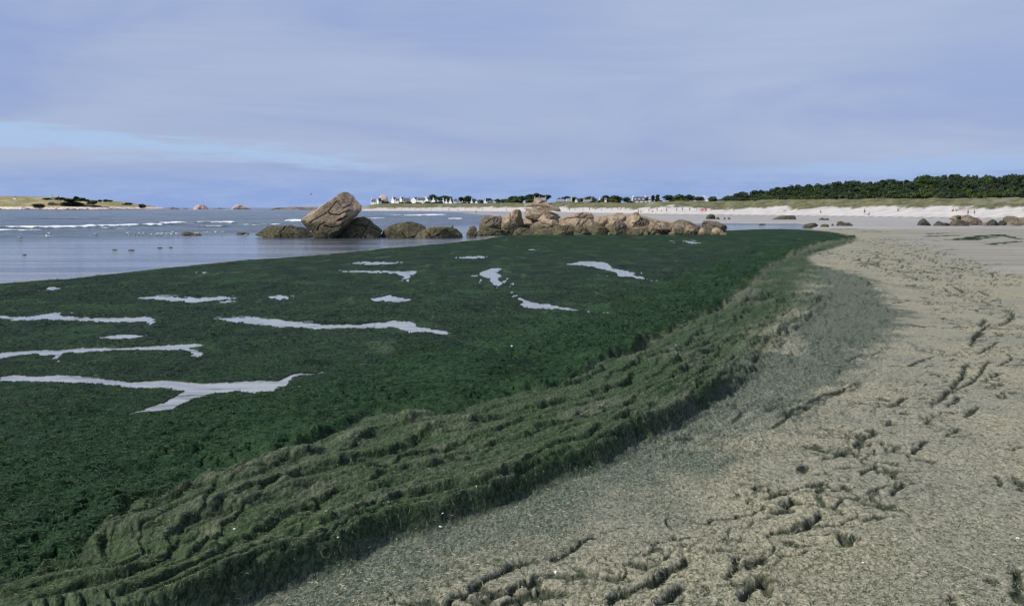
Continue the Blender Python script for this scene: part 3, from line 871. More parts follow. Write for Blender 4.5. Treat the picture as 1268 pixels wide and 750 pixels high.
smooth_s = sm(-1.0, 1.5, d_sm + 1.5 * fbm(XX * 0.2, YY * 0.2, 87, 4)) * crustm
h *= 1 - 0.5 * smooth_s
lime = np.zeros(N)
for (x, y, r) in [(520, 350, 1.6), (515, 360, 1.0), (560, 330, 1.0), (290, 437, .5), (130, 443, .4), (60, 452, .4), (330, 420, .5), (455, 345, 1.2), (640, 330, 1.4), (870, 300, 3), (780, 300, 3)]:
    g_ = G([(x, y)])[0]
    d = np.hypot((XX - g_[0]) * 0.8, (YY - g_[1]) * 0.55)
    lime = np.maximum(lime, 0.8 * sm(0.5, 1.1, np.exp(-(d / r) ** 2) * (0.7 + 1.8 * fbm(XX * 2.2, YY * 1.1, 88, 5))))
# faint dark rucks across the mat
for pts in ([(700, 362), (770, 360), (830, 356), (900, 352)], [(400, 380), (480, 372), (560, 365), (615, 362)], [(0, 596), (25, 590), (40, 585)], [(215, 425), (330, 392), (400, 384)],
            [(480, 335), (600, 325), (760, 318), (880, 312)], [(0, 432), (120, 422), (230, 418)], [(700, 345), (790, 343), (850, 338)]):
    L = G(pts)
    mk = near & (XX > L[:, 0].min() - 2) & (XX < L[:, 0].max() + 2) & (YY > L[:, 1].min() - 3) & (YY < L[:, 1].max() + 3)
    if mk.any():
        q = P[mk] + np.stack([fbm(XX[mk] * 1.2, YY[mk] * 1.2, 89, 4), fbm(XX[mk] * 1.2, YY[mk] * 1.2, 90, 4)], 1) * 0.5
        d, s1, arc, tot = poly_dist(q, L)
        ww = 0.02 + 0.004 * L[:, 1].mean()
        h[mk] += 0.55 * ww * np.exp(-((s1 + ww) / ww) ** 2) * (0.6 + fbm(XX[mk] * 2, YY[mk] * 2, 91, 3))
wet = sm(0.8, 5.0, np.where(near, np.abs(tD), 9)) * (1 - 0.45 * sm(40, 90, YY)) * 0.62 + 0.1
H = H + h

# puddles lying in the mat
PUD = [
    ([(0, 468), (20, 466), (45, 468), (70, 466), (100, 467), (135, 471), (160, 474), (200, 472), (225, 473), (250, 475), (290, 474), (320, 472), (340, 473), (362, 465), (375, 464), (390, 465), (402, 461),
      (404, 464), (385, 467), (368, 468), (352, 478), (335, 485), (310, 486), (290, 484), (262, 488), (240, 492), (215, 503), (195, 506), (180, 507), (160, 510), (155, 509), (185, 500), (205, 495), (220, 488), (228, 484), (200, 480), (165, 481), (140, 477), (110, 475), (60, 474), (0, 473)],
     'long shallow puddle with a forked tail, largest and nearest in the green algae'),
    ([(-40, 438), (0, 437), (40, 434), (75, 434), (105, 432), (140, 432), (180, 431), (215, 429), (250, 428), (252, 430), (236, 432), (250, 436), (254, 438), (244, 441), (236, 440), (240, 438), (228, 434), (150, 434), (110, 436), (80, 437), (74, 441), (76, 445), (70, 446), (64, 440), (40, 438), (0, 442), (-40, 443)],
     'thin bright puddle with hooked end, just above the forked one'),
    ([(-40, 391), (0, 391.5), (30, 393), (60, 390), (72, 388.5), (80, 392), (120, 394), (170, 393), (190, 393), (196, 397), (184, 401), (176, 397), (120, 397), (60, 395), (30, 396), (0, 394.5), (-40, 395)],
     'narrow straight puddle reaching the left edge below the sea'),
    ([(262, 397), (290, 396), (320, 395.5), (350, 398), (400, 402), (440, 402), (470, 400), (490, 398.5), (512, 400), (520, 404), (540, 406), (562, 409.5), (548, 411.5), (535, 409), (505, 409), (490, 405), (450, 405), (400, 406), (340, 404), (300, 401), (275, 399)],
     'long pale puddle tapering to the right in the middle of the green mat'),
    ([(166, 369), (185, 367.5), (210, 367), (225, 369), (250, 369), (292, 368), (294, 370), (275, 371), (262, 372.5), (240, 373.5), (215, 372), (190, 370.5)],
     'small bright sliver of water between the sea edge and the hooked puddle'),
    ([(268, 374), (280, 372.8), (293, 373), (285, 374.3)], 'tiny puddle just under the small sliver of water'),
    ([(327, 367), (340, 366.5), (362, 367.5), (364, 369), (350, 369.5), (344, 372), (336, 369.5)], 'little arrowhead puddle right of the small sliver of water'),
    ([(590, 340), (600, 334), (612, 332), (626, 333.5), (618, 337), (624, 342), (620, 346), (624, 352), (622, 357), (636, 362), (645, 367), (662, 370), (700, 375), (735, 378), (760, 379), (775, 382), (768, 384.5), (745, 382), (700, 380), (665, 377), (645, 374), (636, 367), (628, 360), (612, 356), (604, 350), (605, 346), (596, 343)],
     'crooked S-shaped puddle bending down to the right'),
    ([(698, 327), (715, 324.5), (740, 323), (760, 328), (765, 332), (790, 338), (792, 341), (808, 346.5), (808, 349.5), (795, 348), (775, 343), (762, 343), (755, 337), (745, 333), (725, 329)],
     'blue-white wedge-shaped puddle near the rocks'),
    ([(395, 335.5), (430, 335), (480, 335.5), (525, 336), (516, 340), (512, 343), (508, 348), (500, 347), (494, 342), (486, 340), (470, 337.2), (430, 336.8)],
     'straight thin puddle with a broken tail, left of the crooked one'),
    ([(420, 326), (445, 324), (470, 325), (500, 324), (498, 326.5), (460, 327.5)], 'faint narrow puddle close to the sea below the leaning boulder'),
    ([(835, 298.5), (850, 297.5), (868, 300), (866, 302), (850, 301.5)], 'tiny bright puddle in the algae in front of the right-hand rocks'),
    ([(662, 323.5), (668, 321.5), (676, 322), (670, 324.5)], 'tiny puddle left of the wedge-shaped one'),
    ([(238, 337), (246, 336.3), (252, 338), (248, 339.5), (240, 339)], 'tiny puddle beside the sea edge, nearest to the open water'),
    ([(52, 356), (66, 355.5), (78, 355), (80, 356.5), (70, 359), (60, 358.5)], 'tiny puddle at far left below the sea edge'),
    ([(560, 318.5), (600, 317), (612, 318), (600, 319.5), (570, 320)], 'hair-thin puddle below the rocks in the far algae'),
    ([(640, 308.5), (660, 308), (678, 308.8), (660, 309.8)], 'hair-thin puddle in the far algae under the tallest rock slab'),
    ([(118, 418), (135, 416), (160, 415), (182, 416), (165, 418.5), (140, 419)], 'dull thin puddle between the hooked and the straight one'),
    ([(455, 370), (480, 367), (505, 369), (518, 371), (490, 373), (465, 372)], 'blurred wet patch between the long pale puddle and the crooked one'),
]
pud_meshes = []
for pts, lab in PUD:
    L = G(pts); c = L.mean(0)
    zc = float(np.interp(c[1], Y_all, base_z(Y_all)))
    size = np.hypot(*(L.max(0) - L.min(0)))
    pad = 0.9 + 0.02 * c[1]
    lo, hi = L.min(0) - pad, L.max(0) + pad
    mk = (P[:, 0] > lo[0]) & (P[:, 0] < hi[0]) & (P[:, 1] > lo[1]) & (P[:, 1] < hi[1])
    q = P[mk].copy()
    pxm, pym = c[1] / FPX, c[1] ** 2 / (EYE * FPX)          # how far the edge wanders, along and across the shore
    q[:, 0] += fbm(q[:, 0] / (14 * pxm), q[:, 1] / (5 * pym), 95, 4) * 7 * pxm
    q[:, 1] += fbm(q[:, 0] / (11 * pxm), q[:, 1] / (7 * pym), 96, 5) * 1.6 * pym
    s = poly_sd(q, L)
    s = s - 0.22 * pym + 0.5 * pym * fbm(q[:, 0] / (5 * pxm), q[:, 1] / (2.5 * pym), 97, 3) * sm(2.5 * pym, 0, s)
    s = s - 0.6 * pym * sm(0.3, 0.55, fbm(q[:, 0] / (18 * pxm), q[:, 1] / (3.0 * pym), 98, 4))
    wgt = sm(-pad * 0.8, 0, s)
    # level water needs level banks: the mat is let down or raised to the puddle's level around it
    P_mean = zc
    H[mk] = H[mk] * (1 - wgt) + (P_mean + np.maximum(0.010 + (H[mk] - base_z(YY[mk])) * 0.45, 0.005)) * wgt
    H[mk] -= 0.05 * sm(-0.2 * pym, 0.5 * pym + 0.02, s)
    wet[mk] = np.maximum(wet[mk], 0.8 * sm(-0.4, 0, s))
    pud_meshes.append((L, zc, lab))

# into the sea on the far left, and the flats with their shallow pool
W_sea = np.vstack([G([(1012, 278.0), (1016, 282), (1008, 284.8), (985, 283.6), (950, 283.3), (915, 284.5), (890, 286), (800, 287.5), (700, 287), (625, 291), (600, 296), (560, 300), (480, 307), (400, 315), (300, 322), (200, 332), (100, 343), (0, 351), (-300, 380), (-900, 450)]),
                   np.array([[-3000, 30.0], [-4000, 3000.0]]), G([(430, 260.7), (520, 261.6), (560, 262.6), (590, 264.5), (612, 267.5), (700, 274), (800, 276.8), (900, 275.8), (960, 276.5), (985, 276)])])
Ps = P + np.stack([fbm(XX * 0.3, YY * 0.3, 101, 4) * 0.012 * YY, fbm(XX * 0.3, YY * 0.3, 102, 4) * 0.018 * YY], 1)
d_sea = poly_sd(Ps, W_sea)
H = H - 0.35 * sm(-0.15, 1.2 + 0.01 * YY, d_sea)

# ------------------------------------------------------------------ far beach, dunes and the land behind
uu = np.array([-1.5, 430, 445, 560, 640, 700, 780, 900, 1000, 1100, 1268, 1700, 2600], float)
u_of = lambda px: (px - CX) / FPX
upx = np.array([-1800, 300, 440, 480, 560, 640, 700, 780, 820, 900, 1000, 1100, 1268, 1700, 3300], float)
yfoot = np.array([261, 261, 261, 261.1, 261.4, 262.3, 263.0, 264.6, 265.6, 266.3, 267.6, 269, 271.2, 276, 290.])
ytop = np.array([257.2, 257.2, 257.2, 256.6, 256.2, 255.6, 255.6, 256.8, 254.6, 256.4, 254.6, 254.2, 254.5, 254, 252.])
ydune = np.array([256.8, 256.8, 253.5, 252.0, 252.0, 251.3, 250.6, 251.2, 249.4, 249.4, 247.6, 246.0, 246.0, 245, 242.])
far = YY > 150
upix = U * FPX + CX
Yf = (EYE - BZ) * FPX / (np.interp(upix, upx, yfoot) - HOR)
R1 = Yf * (0.13 + 0.02 * perlin(U * 60, U * 0, 111))
z1 = EYE - (np.interp(upix, upx, ytop) - HOR) * (Yf + R1) / FPX
R2 = Yf * 0.07
z2 = EYE - (np.interp(upix, upx, ydune) - HOR) * (Yf + R1 + R2) / FPX
t1 = (YY - Yf) / R1; t2 = (YY - Yf - R1) / R2
zz = np.where(t1 < 0, BZ, np.where(t1 < 1, BZ + (z1 - BZ) * (0.55 * t1 + 0.45 * sm(0, 1, t1)), z1 + (z2 - z1) * sm(0, 1, t2)))
zback = EYE - (np.interp(upix, upx, ydune) + 0.35 - HOR) * YY / FPX
bk = sm(0.9, 1.6, t2)
zz = zz * (1 - bk) + np.maximum(zback, z2 - 0.8) * bk
landm = sm(425, 470, upix)
far_land = far & (t1 > 0)
dn = fbm(XX * 0.05, YY * 0.05, 112, 5)
zz = zz + (t2 > -0.2) * sm(-0.2, 0.3, t2) * (1 - bk) * (1.1 * dn + 0.5 * fbm(XX * 0.25, YY * 0.25, 113, 3))
H = np.where(far_land, zz * landm + (1 - landm) * -1.5, H)
ragged = 0.55 * fbm(XX * 0.09, YY * 0.05, 114, 5) + 0.22 * fbm(XX * 0.35, YY * 0.2, 115, 3)
grass = np.where(far, sm(0.70, 0.84, t1 + ragged) * landm, 0)
grass *= 1 - 0.5 * sm(0.34, 0.5, fbm(XX * 0.04, YY * 0.03, 116, 4)) * (t2 < 1)
dry = np.where(far, sm(0.02, 0.10, t1), 0) 
tideline = np.where(far, np.exp(-((t1 - 0.01) / 0.035) ** 2) * (upix > 770), 0)
flat = sm(118, 150, YY + 0 * XX) * (m_mat < 0.5)
H = np.where(far & (t1 <= 0), H + 0.03 * fbm(XX * 0.03, YY * 0.03, 117, 4), H)

# ------------------------------------------------------------------ cut the sheet into sand, bank, mat, flats and dunes
V = np.stack([XX, YY, H], 1)
idx = np.arange(N).reshape(nr, nc)
F = np.stack([idx[:-1, :-1], idx[:-1, 1:], idx[1:, 1:], idx[1:, :-1]], -1).reshape(-1, 4)
fz = lambda a: a[F[:, 0]]
m_mat2 = np.clip(np.maximum(m_mat, mat_extra), 0, 1)
zone = np.zeros(len(F), int)
zone[fz(YY) > 126] = 3
zone[(fz(m_bank) > 0.5)] = 1
zone[(fz(m_mat) > 0.5)] = 2
zone[fz(grass) > 0.5] = 4
drop = (fz(upix) < 425) & (fz(YY) > 330)            # open sea: no ground needed
def cut(name, z, material, attrs):
    f = F[(zone == z) & ~drop]
    used = np.unique(f)
    re = np.full(N, -1, np.int64); re[used] = np.arange(len(used))
    o = mesh_np(name, V[used], re[f], material)
    for k, v in attrs.items(): attr(o, k, v[used])
    return o
ga = dict(stain=stain, smooth=smooth_s, bank=m_bankc, bleach=bleach, mat=m_mat2, wet=wet, lime=lime, pit_shade=pit_shade * (1 - m_mat2))
fa = dict(dry=dry, grass=grass, tideline=tideline)
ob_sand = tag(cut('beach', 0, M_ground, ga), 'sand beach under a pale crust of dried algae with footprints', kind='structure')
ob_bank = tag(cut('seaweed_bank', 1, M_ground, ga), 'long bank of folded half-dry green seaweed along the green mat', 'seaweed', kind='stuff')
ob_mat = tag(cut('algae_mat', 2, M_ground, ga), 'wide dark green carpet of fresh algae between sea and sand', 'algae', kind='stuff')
ob_flat = tag(cut('tidal_flat', 3, M_beach, fa), 'wet grey sand flats rising to a white sand beach', kind='structure')
ob_dune = tag(cut('dune_grassland', 4, M_beach, fa), 'dunes covered in dry green grass behind the white beach', kind='structure')

def ground_h(x, y):
    """height of the sheet at a place"""
    x = np.atleast_1d(np.asarray(x, float)); y = np.atleast_1d(np.asarray(y, float))
    r = np.clip(np.searchsorted(Y_all, y) - 1, 0, nr - 2)
    c = np.clip(np.searchsorted(u_all, x / np.maximum(y, 3.0)) - 1, 0, nc - 2)
    fy = (y - Y_all[r]) / (Y_all[r + 1] - Y_all[r])
    fx = (x / np.maximum(y, 3.0) - u_all[c]) / (u_all[c + 1] - u_all[c])
    Z = H.reshape(nr, nc)
    return (Z[r, c] * (1 - fx) + Z[r, c + 1] * fx) * (1 - fy) + (Z[r + 1, c] * (1 - fx) + Z[r + 1, c + 1] * fx) * fy

# puddle surfaces
for L, zc, lab in pud_meshes:
    c = L.mean(0); ex = 0.10 + 0.006 * c[1]
    lo, hi = L.min(0) - ex * 2, L.max(0) + ex * 2
    nx = int(np.clip((hi[0] - lo[0]) / ex * 1.5, 8, 160)); ny = int(np.clip((hi[1] - lo[1]) / ex * 1.5, 6, 90))
    gx, gy = np.meshgrid(np.linspace(lo[0], hi[0], nx), np.linspace(lo[1], hi[1], ny))
    pp = np.stack([gx.ravel(), gy.ravel()], 1)
    s = poly_sd(pp, L) > -ex * 1.3
    ids = np.arange(nx * ny).reshape(ny, nx)
    f = np.stack([ids[:-1, :-1], ids[:-1, 1:], ids[1:, 1:], ids[1:, :-1]], -1).reshape(-1, 4)
    f = f[s[f].all(1)]
    if not len(f): continue
    used = np.unique(f); re = np.full(nx * ny, -1); re[used] = np.arange(len(used))
    v = np.stack([pp[used, 0] - c[0], pp[used, 1] - c[1], np.zeros(len(used))], 1)
    o = mesh_np('puddle', v, re[f], M_puddle, loc=(c[0], c[1], zc + 0.001))
    tag(o, lab, group='puddles in the green algae', kind='structure')

# sea
sy = np.concatenate([np.linspace(20, 60, 60), 60 * np.exp(np.linspace(0.008, math.log(1000 / 60), 420)), 1000 * np.exp(np.linspace(0.03, math.log(45), 60))])
su = np.concatenate([np.linspace(-4, -0.66, 24), np.linspace(-0.62, 0.62, 420), np.linspace(0.66, 4, 24)])
SX = (np.tile(su, len(sy)) * np.repeat(sy, len(su))); SY = np.repeat(sy, len(su))
spx = SX / SY * FPX + CX
calm = 1 - sm(0, 1, (SY - np.interp(spx, [-200, 0, 200, 330, 480, 600], [72, 74, 84, 100, 118, 150])) / 22)
amp = (1 - calm) * (1 - sm(500, 1500, SY)) * (spx < 640)
wv = fbm(SX * 0.08 + 3, SY * 0.40, 201, 5) * 0.22 + fbm(SX * 0.015, SY * 0.10, 202, 3) * 0.22
SZ = wv * amp + calm * 0.002 * fbm(SX * 0.1, SY * 0.4, 203, 2)
foam = np.zeros(len(SX))
SP = np.stack([SX, SY], 1)
def breaker(pts, hh, w, fo=1.0):
    p = np.array(pts, float); L = np.stack([at_depth(p[:, 0], p[:, 1], 1)[0], p[:, 1] * 0], 1)
    Yd = (EYE - SEA - hh * 0.7) * FPX / (p[:, 1] - HOR)
    L = np.stack([(p[:, 0] - CX) / FPX * Yd, Yd], 1)
    q = SP + np.stack([fbm(SX * 0.1, SY * 0.1, 204, 3) * w, fbm(SX * 0.07, SY * 0.2, 205, 4) * w * 1.6], 1)
    mk = (SY > L[:, 1].min() - 6 * w) & (SY < L[:, 1].max() + 6 * w)
    d, s1, arc, tot = poly_dist(q[mk], L)
    tp = np.clip(sm(0, 0.08, arc) * sm(0, 0.08, 1 - arc), 0, 1)
    pr = np.where(s1 < 0, np.exp(-(s1 / (w * 0.6)) ** 2), np.exp(-(s1 / (w * 2.0)) ** 2))
    SZ[mk] += hh * pr * tp
    fr = sm(0.2, 0.7, pr) * tp * (s1 < w * 0.8) * (0.80 + 0.7 * fbm(SX[mk] * 0.15, SY[mk] * 0.4, 206, 3))
    foam[mk] = np.maximum(foam[mk], fr * fo)
for b_ in [([(-60, 281.6), (0, 281), (60, 280.6), (104, 280), (160, 278), (208, 276.5)], .40, 1.5), ([(-60, 284.4), (0, 284), (21, 284.2), (60, 284)], .22, 1.0, .8),
           ([(116, 282.2), (135, 282.4), (153, 282.8)], .22, 1.0, .8), ([(198, 276.6), (208, 276.5), (216, 276)], .3, 1.3), ([(210, 275.5), (233, 275.2)], .35, 1.6), ([(252, 274.8), (278, 274.4), (295, 274.2)], .4, 1.8),
           ([(245, 279.3), (276, 279.4)], .2, 1.2, .85), ([(287, 278.3), (320, 277.6), (352, 277)], .2, 1.2, .7), ([(356, 272), (375, 273), (395, 272.8)], .3, 2.0, .9), ([(487, 266.6), (497, 266.3)], .35, 4, .8),
           ([(514, 266.2), (530, 265.8), (545, 265.4)], .35, 4, .9), ([(458, 270.2), (483, 270)], .25, 2.5, .75), ([(555, 270.6), (566, 270.4)], .25, 2.5, .8), ([(464, 278), (470, 278)], .15, 1.3, .9),
           ([(-40, 262.6), (40, 262.3), (120, 262)], .3, 8, .35), ([(180, 266), (260, 265.6), (330, 265.2)], .2, 4, .4), ([(20, 271), (60, 270.6), (120, 270)], .25, 3, .35)]:
    breaker(*b_)
# white surf round the distant islets
for (x0, x1, yy_, w) in [(190, 300, 259.6, 25), (296, 372, 259.2, 25), (372, 470, 259.6, 20), (60, 190, 260.3, 14)]:
    Yd = (EYE - SEA) * FPX / (yy_ - HOR)
    L = np.array([[(x - CX) / FPX * Yd, Yd] for x in (x0, (x0 + x1) / 2, x1)])
    d = poly_dist(SP, L)[0]
    foam = np.maximum(foam, np.exp(-(d / w) ** 2) * (0.6 + 0.6 * fbm(SX * 0.02, SY * 0.05, 207, 3)))
# swash edge along the mat, thin foam threads on the calm film
dE = poly_dist(SP, G([(612, 295), (560, 300.5), (480, 307.5), (400, 315.5), (300, 322.5), (200, 332.5), (100, 343.5), (0, 351.5), (-300, 380)]))[0]
foam = np.maximum(foam, 0.62 * np.exp(-(dE / 0.45) ** 2) + 0.30 * np.exp(-((dE - 2.6 - 1.2 * fbm(SX * 0.1, SY * 0.1, 208, 3)) / 0.4) ** 2))
sid = np.arange(len(SX)).reshape(len(sy), len(su))
SF = np.stack([sid[:-1, :-1], sid[:-1, 1:], sid[1:, 1:], sid[1:, :-1]], -1).reshape(-1, 4)
keep = (spx[SF[:, 0]] < 1080) | (SY[SF[:, 0]] < 0)
ob_sea = mesh_np('sea', np.stack([SX, SY, SEA + SZ], 1), SF[keep], M_sea)
attr(ob_sea, 'foam', foam); attr(ob_sea, 'calm', calm)
tag(ob_sea, kind='structure')
# base sheet out to the horizon, well under everything
o = mesh_np('seabed', [(-50000, -60, -3), (50000, -60, -3), (50000, 50000, -3), (-50000, 50000, -3)], [(0, 1, 2, 3)], simple('sea bed sand', (0.2, 0.19, 0.16)))
tag(o, kind='structure')
print('ground done')

# ------------------------------------------------------------------ rocks
def rock(pts, crop, D, label, depth=0.7, rough=0.07, weed=0.4, dark=0.0, cell=1.1, cut_=0.05, boxy=0.75, sink=0.5, name='rock', group=None, seed=None, lean=0.0, cr=(), cuts=9, cracks=None):
    p = np.array(pts, float)
    if crop: p = p / crop[2] + np.array(crop[:2])
    x, y, z = at_depth(p[:, 0], p[:, 1], D)
    zmin = z.min()
    low = z < zmin + 0.28 * (z.max() - zmin)
    z = np.where(low, z - sink * (1 - (z - zmin) / (0.28 * (z.max() - zmin) + 1e-6)), z)   # sunk into sand or water
    xz = np.stack([x, z], 1)
    c = np.array([(x.min() + x.max()) / 2, (z.min() * 0.5 + z.max() * 0.5)])
    if not inside(c[None], xz)[0]: c = xz.mean(0)
    ang = np.arctan2(xz[:, 1] - c[1], xz[:, 0] - c[0]); rr = np.hypot(xz[:, 0] - c[0], xz[:, 1] - c[1])
    o_ = np.argsort(ang); ang, rr = ang[o_], rr[o_]
    A_ = np.concatenate([ang - 2 * np.pi, ang, ang + 2 * np.pi]); R_ = np.concatenate([rr, rr, rr])
    wpx = (p[:, 0].max() - p[:, 0].min())
    na = int(np.clip(wpx * 3.2, 36, 230)); nb = int(np.clip(wpx * 2.0, 22, 130))
    a = np.linspace(0, 2 * np.pi, na, endpoint=False)
    aw = np.where(a > np.pi, a - 2 * np.pi, a)
    # straight edges between traced points
    ex, ez = np.cos(aw), np.sin(aw)
    r = np.zeros(na); n = len(ang)
    for k in range(n):
        k2 = (k + 1) % n
        a0, a1 = ang[k], ang[k2] + (2 * np.pi if k2 == 0 else 0)
        for off in (0, 2 * np.pi, -2 * np.pi):
            m = (aw + off >= a0 - 1e-9) & (aw + off <= a1 + 1e-9)
            if m.any():
                p0 = rr[k] * np.array([np.cos(a0), np.sin(a0)]); p1 = rr[k2] * np.array([np.cos(a1), np.sin(a1)])
                dvec = p1 - p0
                den = ex[m] * dvec[1] - ez[m] * dvec[0]
                r[m] = (p0[0] * dvec[1] - p0[1] * dvec[0]) / np.where(np.abs(den) < 1e-9, 1e-9, den)
    r = np.clip(np.where(r <= 0, rr.mean(), r), rr.min() * 0.5, rr.max() * 1.05)
    half = (x.max() - x.min()) / 2
    dep = half * depth if depth < 5 else depth
    dep = max(dep, (z.max() - z.min()) * 0.35)
    ph = np.linspace(-np.pi / 2, np.pi / 2, nb + 2)[1:-1]
    cph = np.cos(ph) ** boxy; sph = np.sign(np.sin(ph)) * np.abs(np.sin(ph)) ** boxy
    vx = c[0] + np.outer(cph, r * ex); vz = c[1] + np.outer(cph, r * ez)
    vy = np.outer(sph * dep, np.ones(na)) + lean * (vz - zmin)
    v = np.stack([vx.ravel(), vy.ravel(), vz.ravel()], 1)
    v = np.vstack([v, [[c[0], -dep, c[1]], [c[0], dep, c[1]]]])
    sd0 = seed if seed is not None else int(abs(c[0] * 13 + c[1] * 7 + D)) % 997
    cc = np.array([c[0], 0, c[1]])
    dirn = v - cc; ln = np.linalg.norm(dirn, axis=1, keepdims=True) + 1e-6; dirn = dirn / ln
    size = min(half, (z.max() - z.min()) / 2)
    q = v / max(size, 0.3)
    # broad broken faces: slice with planes that face the bay, the sky and the back
    rr_ = np.random.default_rng(sd0)
    rel = v - cc
    for k in range(cuts):
        n_ = np.array([rr_.uniform(-.75, .75), -rr_.uniform(.45, 1) * (1 if k < 7 else -1), rr_.uniform(-.25, .9)]); n_ /= np.linalg.norm(n_)
        sup = (rel @ n_).max() * rr_.uniform(.62, .86)
        over = np.clip(rel @ n_ - sup, 0, None)
        rel = rel - over[:, None] * n_ * 0.93
    v = rel + cc
    q = v / max(size, 0.3)
    dirn = v - cc; dirn = dirn / (np.linalg.norm(dirn, axis=1, keepdims=True) + 1e-6)
    disp = fbm3(q * 1.6, sd0, 3) * rough * size * 0.8 + fbm3(q * 5, sd0 + 3, 4) * rough * size * 0.7
    gap = np.zeros(len(v))
    wq = np.stack([fbm3(q * 1.5, sd0 + 5, 3), fbm3(q * 1.5, sd0 + 6, 3), fbm3(q * 1.5, sd0 + 7, 3)], 1)
    gw = 0.030 + 0.16 / max(wpx, 8)
    for k in range(cracks if cracks is not None else (4 if wpx > 14 else 2)):
        n_ = np.array([rr_.uniform(-1, 1), rr_.uniform(-.5, .5), rr_.uniform(-1, 1.4)]); n_ /= np.linalg.norm(n_)
        off_ = rr_.uniform(-.55, .55)
        g_ = np.exp(-((q @ n_ - (cc / max(size, .3)) @ n_ - off_ + 0.22 * wq[:, k % 3]) / gw) ** 2) * (fbm3(q * 1.1, sd0 + 30 + k, 2) > -0.05)
        gap = np.maximum(gap, g_)
    for L_ in cr:
        lp = np.array(L_, float)
        if crop: lp = lp / crop[2] + np.array(crop[:2])
        lx, ly_, lz = at_depth(lp[:, 0], lp[:, 1], D)
        dd_ = poly_dist(v[:, [0, 2]] + wq[:, :2] * size * 0.04, np.stack([lx, lz], 1))[0]
        gap = np.maximum(gap, (0.75 if wpx > 50 else 1.1) * np.exp(-(dd_ / (gw * size * (0.5 if wpx > 50 else 0.9))) ** 2) * (v[:, 1] < dep * .2))
    disp = disp - gap * (0.10 + cut_) * size
    v = v + dirn * disp[:, None]
    ids = np.arange(nb * na).reshape(nb, na)
    f = np.stack([ids[:-1], np.roll(ids[:-1], -1, 1), np.roll(ids[1:], -1, 1), ids[1:]], -1).reshape(-1, 4)
    fr, bkk = nb * na, nb * na + 1
    cap1 = [(fr, ids[0, (k + 1) % na], ids[0, k], ids[0, k]) for k in range(na)]
    loc = np.array([c[0], D + dep * 0.35, zmin])
    v[:, 1] += dep * 0.65 - dep * 0.65
    vv = v - np.array([c[0], 0, zmin])
    # triangles at the poles
    me = bpy.data.meshes.new(name)
    faces = [tuple(int(i) for i in ff) for ff in f]
    faces += [(int(ids[0, k]), int(ids[0, (k + 1) % na]), fr) for k in range(na)]
    faces += [(int(ids[-1, (k + 1) % na]), int(ids[-1, k]), bkk) for k in range(na)]
    me.from_pydata([tuple(t_) for t_ in vv], [], faces)
    me.polygons.foreach_set('use_smooth', np.ones(len(me.polygons), dtype=bool))
    bm_ = bmesh.new(); bm_.from_mesh(me); bmesh.ops.recalc_face_normals(bm_, faces=bm_.faces); bm_.to_mesh(me); bm_.free()
    me.materials.append(M_rock)
    o = bpy.data.objects.new(name, me); o.location = loc; col.objects.link(o)
    attr(o, 'crack', np.clip(gap, 0, 1))
    o['weed_top'] = float(SEA + weed); o['dark'] = float(dark)
    tag(o, label, 'rock', group)
    return o

A1 = (300, 220, 5.764); A4 = (440, 220, 7.044); A5 = (580, 220, 7.044)
RC = (580, 240, 12.5); RD = (660, 240, 12.5); RE = (740, 240, 12.5); RF = (820, 240, 12.5)
RG = (1120, 255, 8.568); RH = (940, 255, 8.568)
GL = 'rocks between the sea and the green algae'
def Dat(y): return (EYE - BZ) * FPX / (y - HOR)

big = rock([(415, 305), (440, 283), (500, 238), (580, 190), (645, 150), (690, 112), (745, 93), (790, 118), (802, 150), (836, 190), (838, 230), (808, 272), (772, 300), (742, 350), (692, 398), (652, 430), (640, 452), (560, 452), (520, 425), (485, 385), (448, 345)],
     A1, 92.0, 'tallest rock, a huge tan boulder leaning left with cracked top', depth=0.62, rough=0.05, cuts=4, cracks=1, weed=1.5, cell=1.05, cut_=0.055, boxy=0.62, sink=0.3, name='boulder', seed=21, group=GL, cr=[[(625, 238), (640, 215), (662, 192), (682, 165)], [(622, 242), (650, 260), (700, 266), (735, 242), (770, 232)], [(690, 170), (728, 214), (765, 196)], [(498, 322), (545, 285), (590, 262), (612, 248)], [(600, 345), (640, 360), (700, 350), (760, 300)], [(545, 380), (560, 340), (600, 320)]])
rock([(640, 434), (700, 385), (745, 338), (775, 300), (810, 284), (860, 279), (900, 294), (930, 330), (992, 378), (975, 410), (930, 434), (760, 440)], A1, 93.2, 'rounded olive boulder touching the right side of the leaning boulder', weed=2.2, dark=0.55, depth=.8, group=GL)
rock([(62, 405), (120, 380), (160, 355), (205, 340), (262, 348), (340, 338), (375, 352), (440, 352), (500, 395), (530, 434), (440, 434), (190, 434), (130, 410)], A1, 94.5, 'low dark weedy rock stretching left of the leaning boulder', weed=3, dark=0.9, rough=.11, depth=.35, cut_=.06, cell=.8, group=GL)
rock([(175, 528), (240, 462), (300, 415), (380, 395), (480, 383), (560, 400), (622, 432), (600, 460), (540, 500), (450, 530)], A4, 94.0, 'long brownish weedy hump, first right of the rounded olive boulder', weed=2.4, dark=.3, depth=.55, group=GL)
rock([(440, 530), (520, 480), (600, 450), (650, 436), (700, 430), (800, 430), (880, 448), (930, 490), (945, 530)], A4, 93.0, 'low mossy rock with ragged top in front of the brownish hump', weed=2.4, dark=.2, rough=.1, depth=.5, group=GL)
rock([(810, 440), (830, 425), (852, 410), (866, 442)], A4, 97, 'small pointed dark stone standing above the low mossy rock', weed=3, dark=.9, sink=1.2, group=GL)
rock([(0, 600), (12, 520), (40, 498), (90, 485), (125, 510), (130, 560), (100, 640), (20, 660)], RC, 98, 'dark split stone left of the square brown slab', weed=1.0, dark=.6, cut_=.1, sink=.6, group=GL)
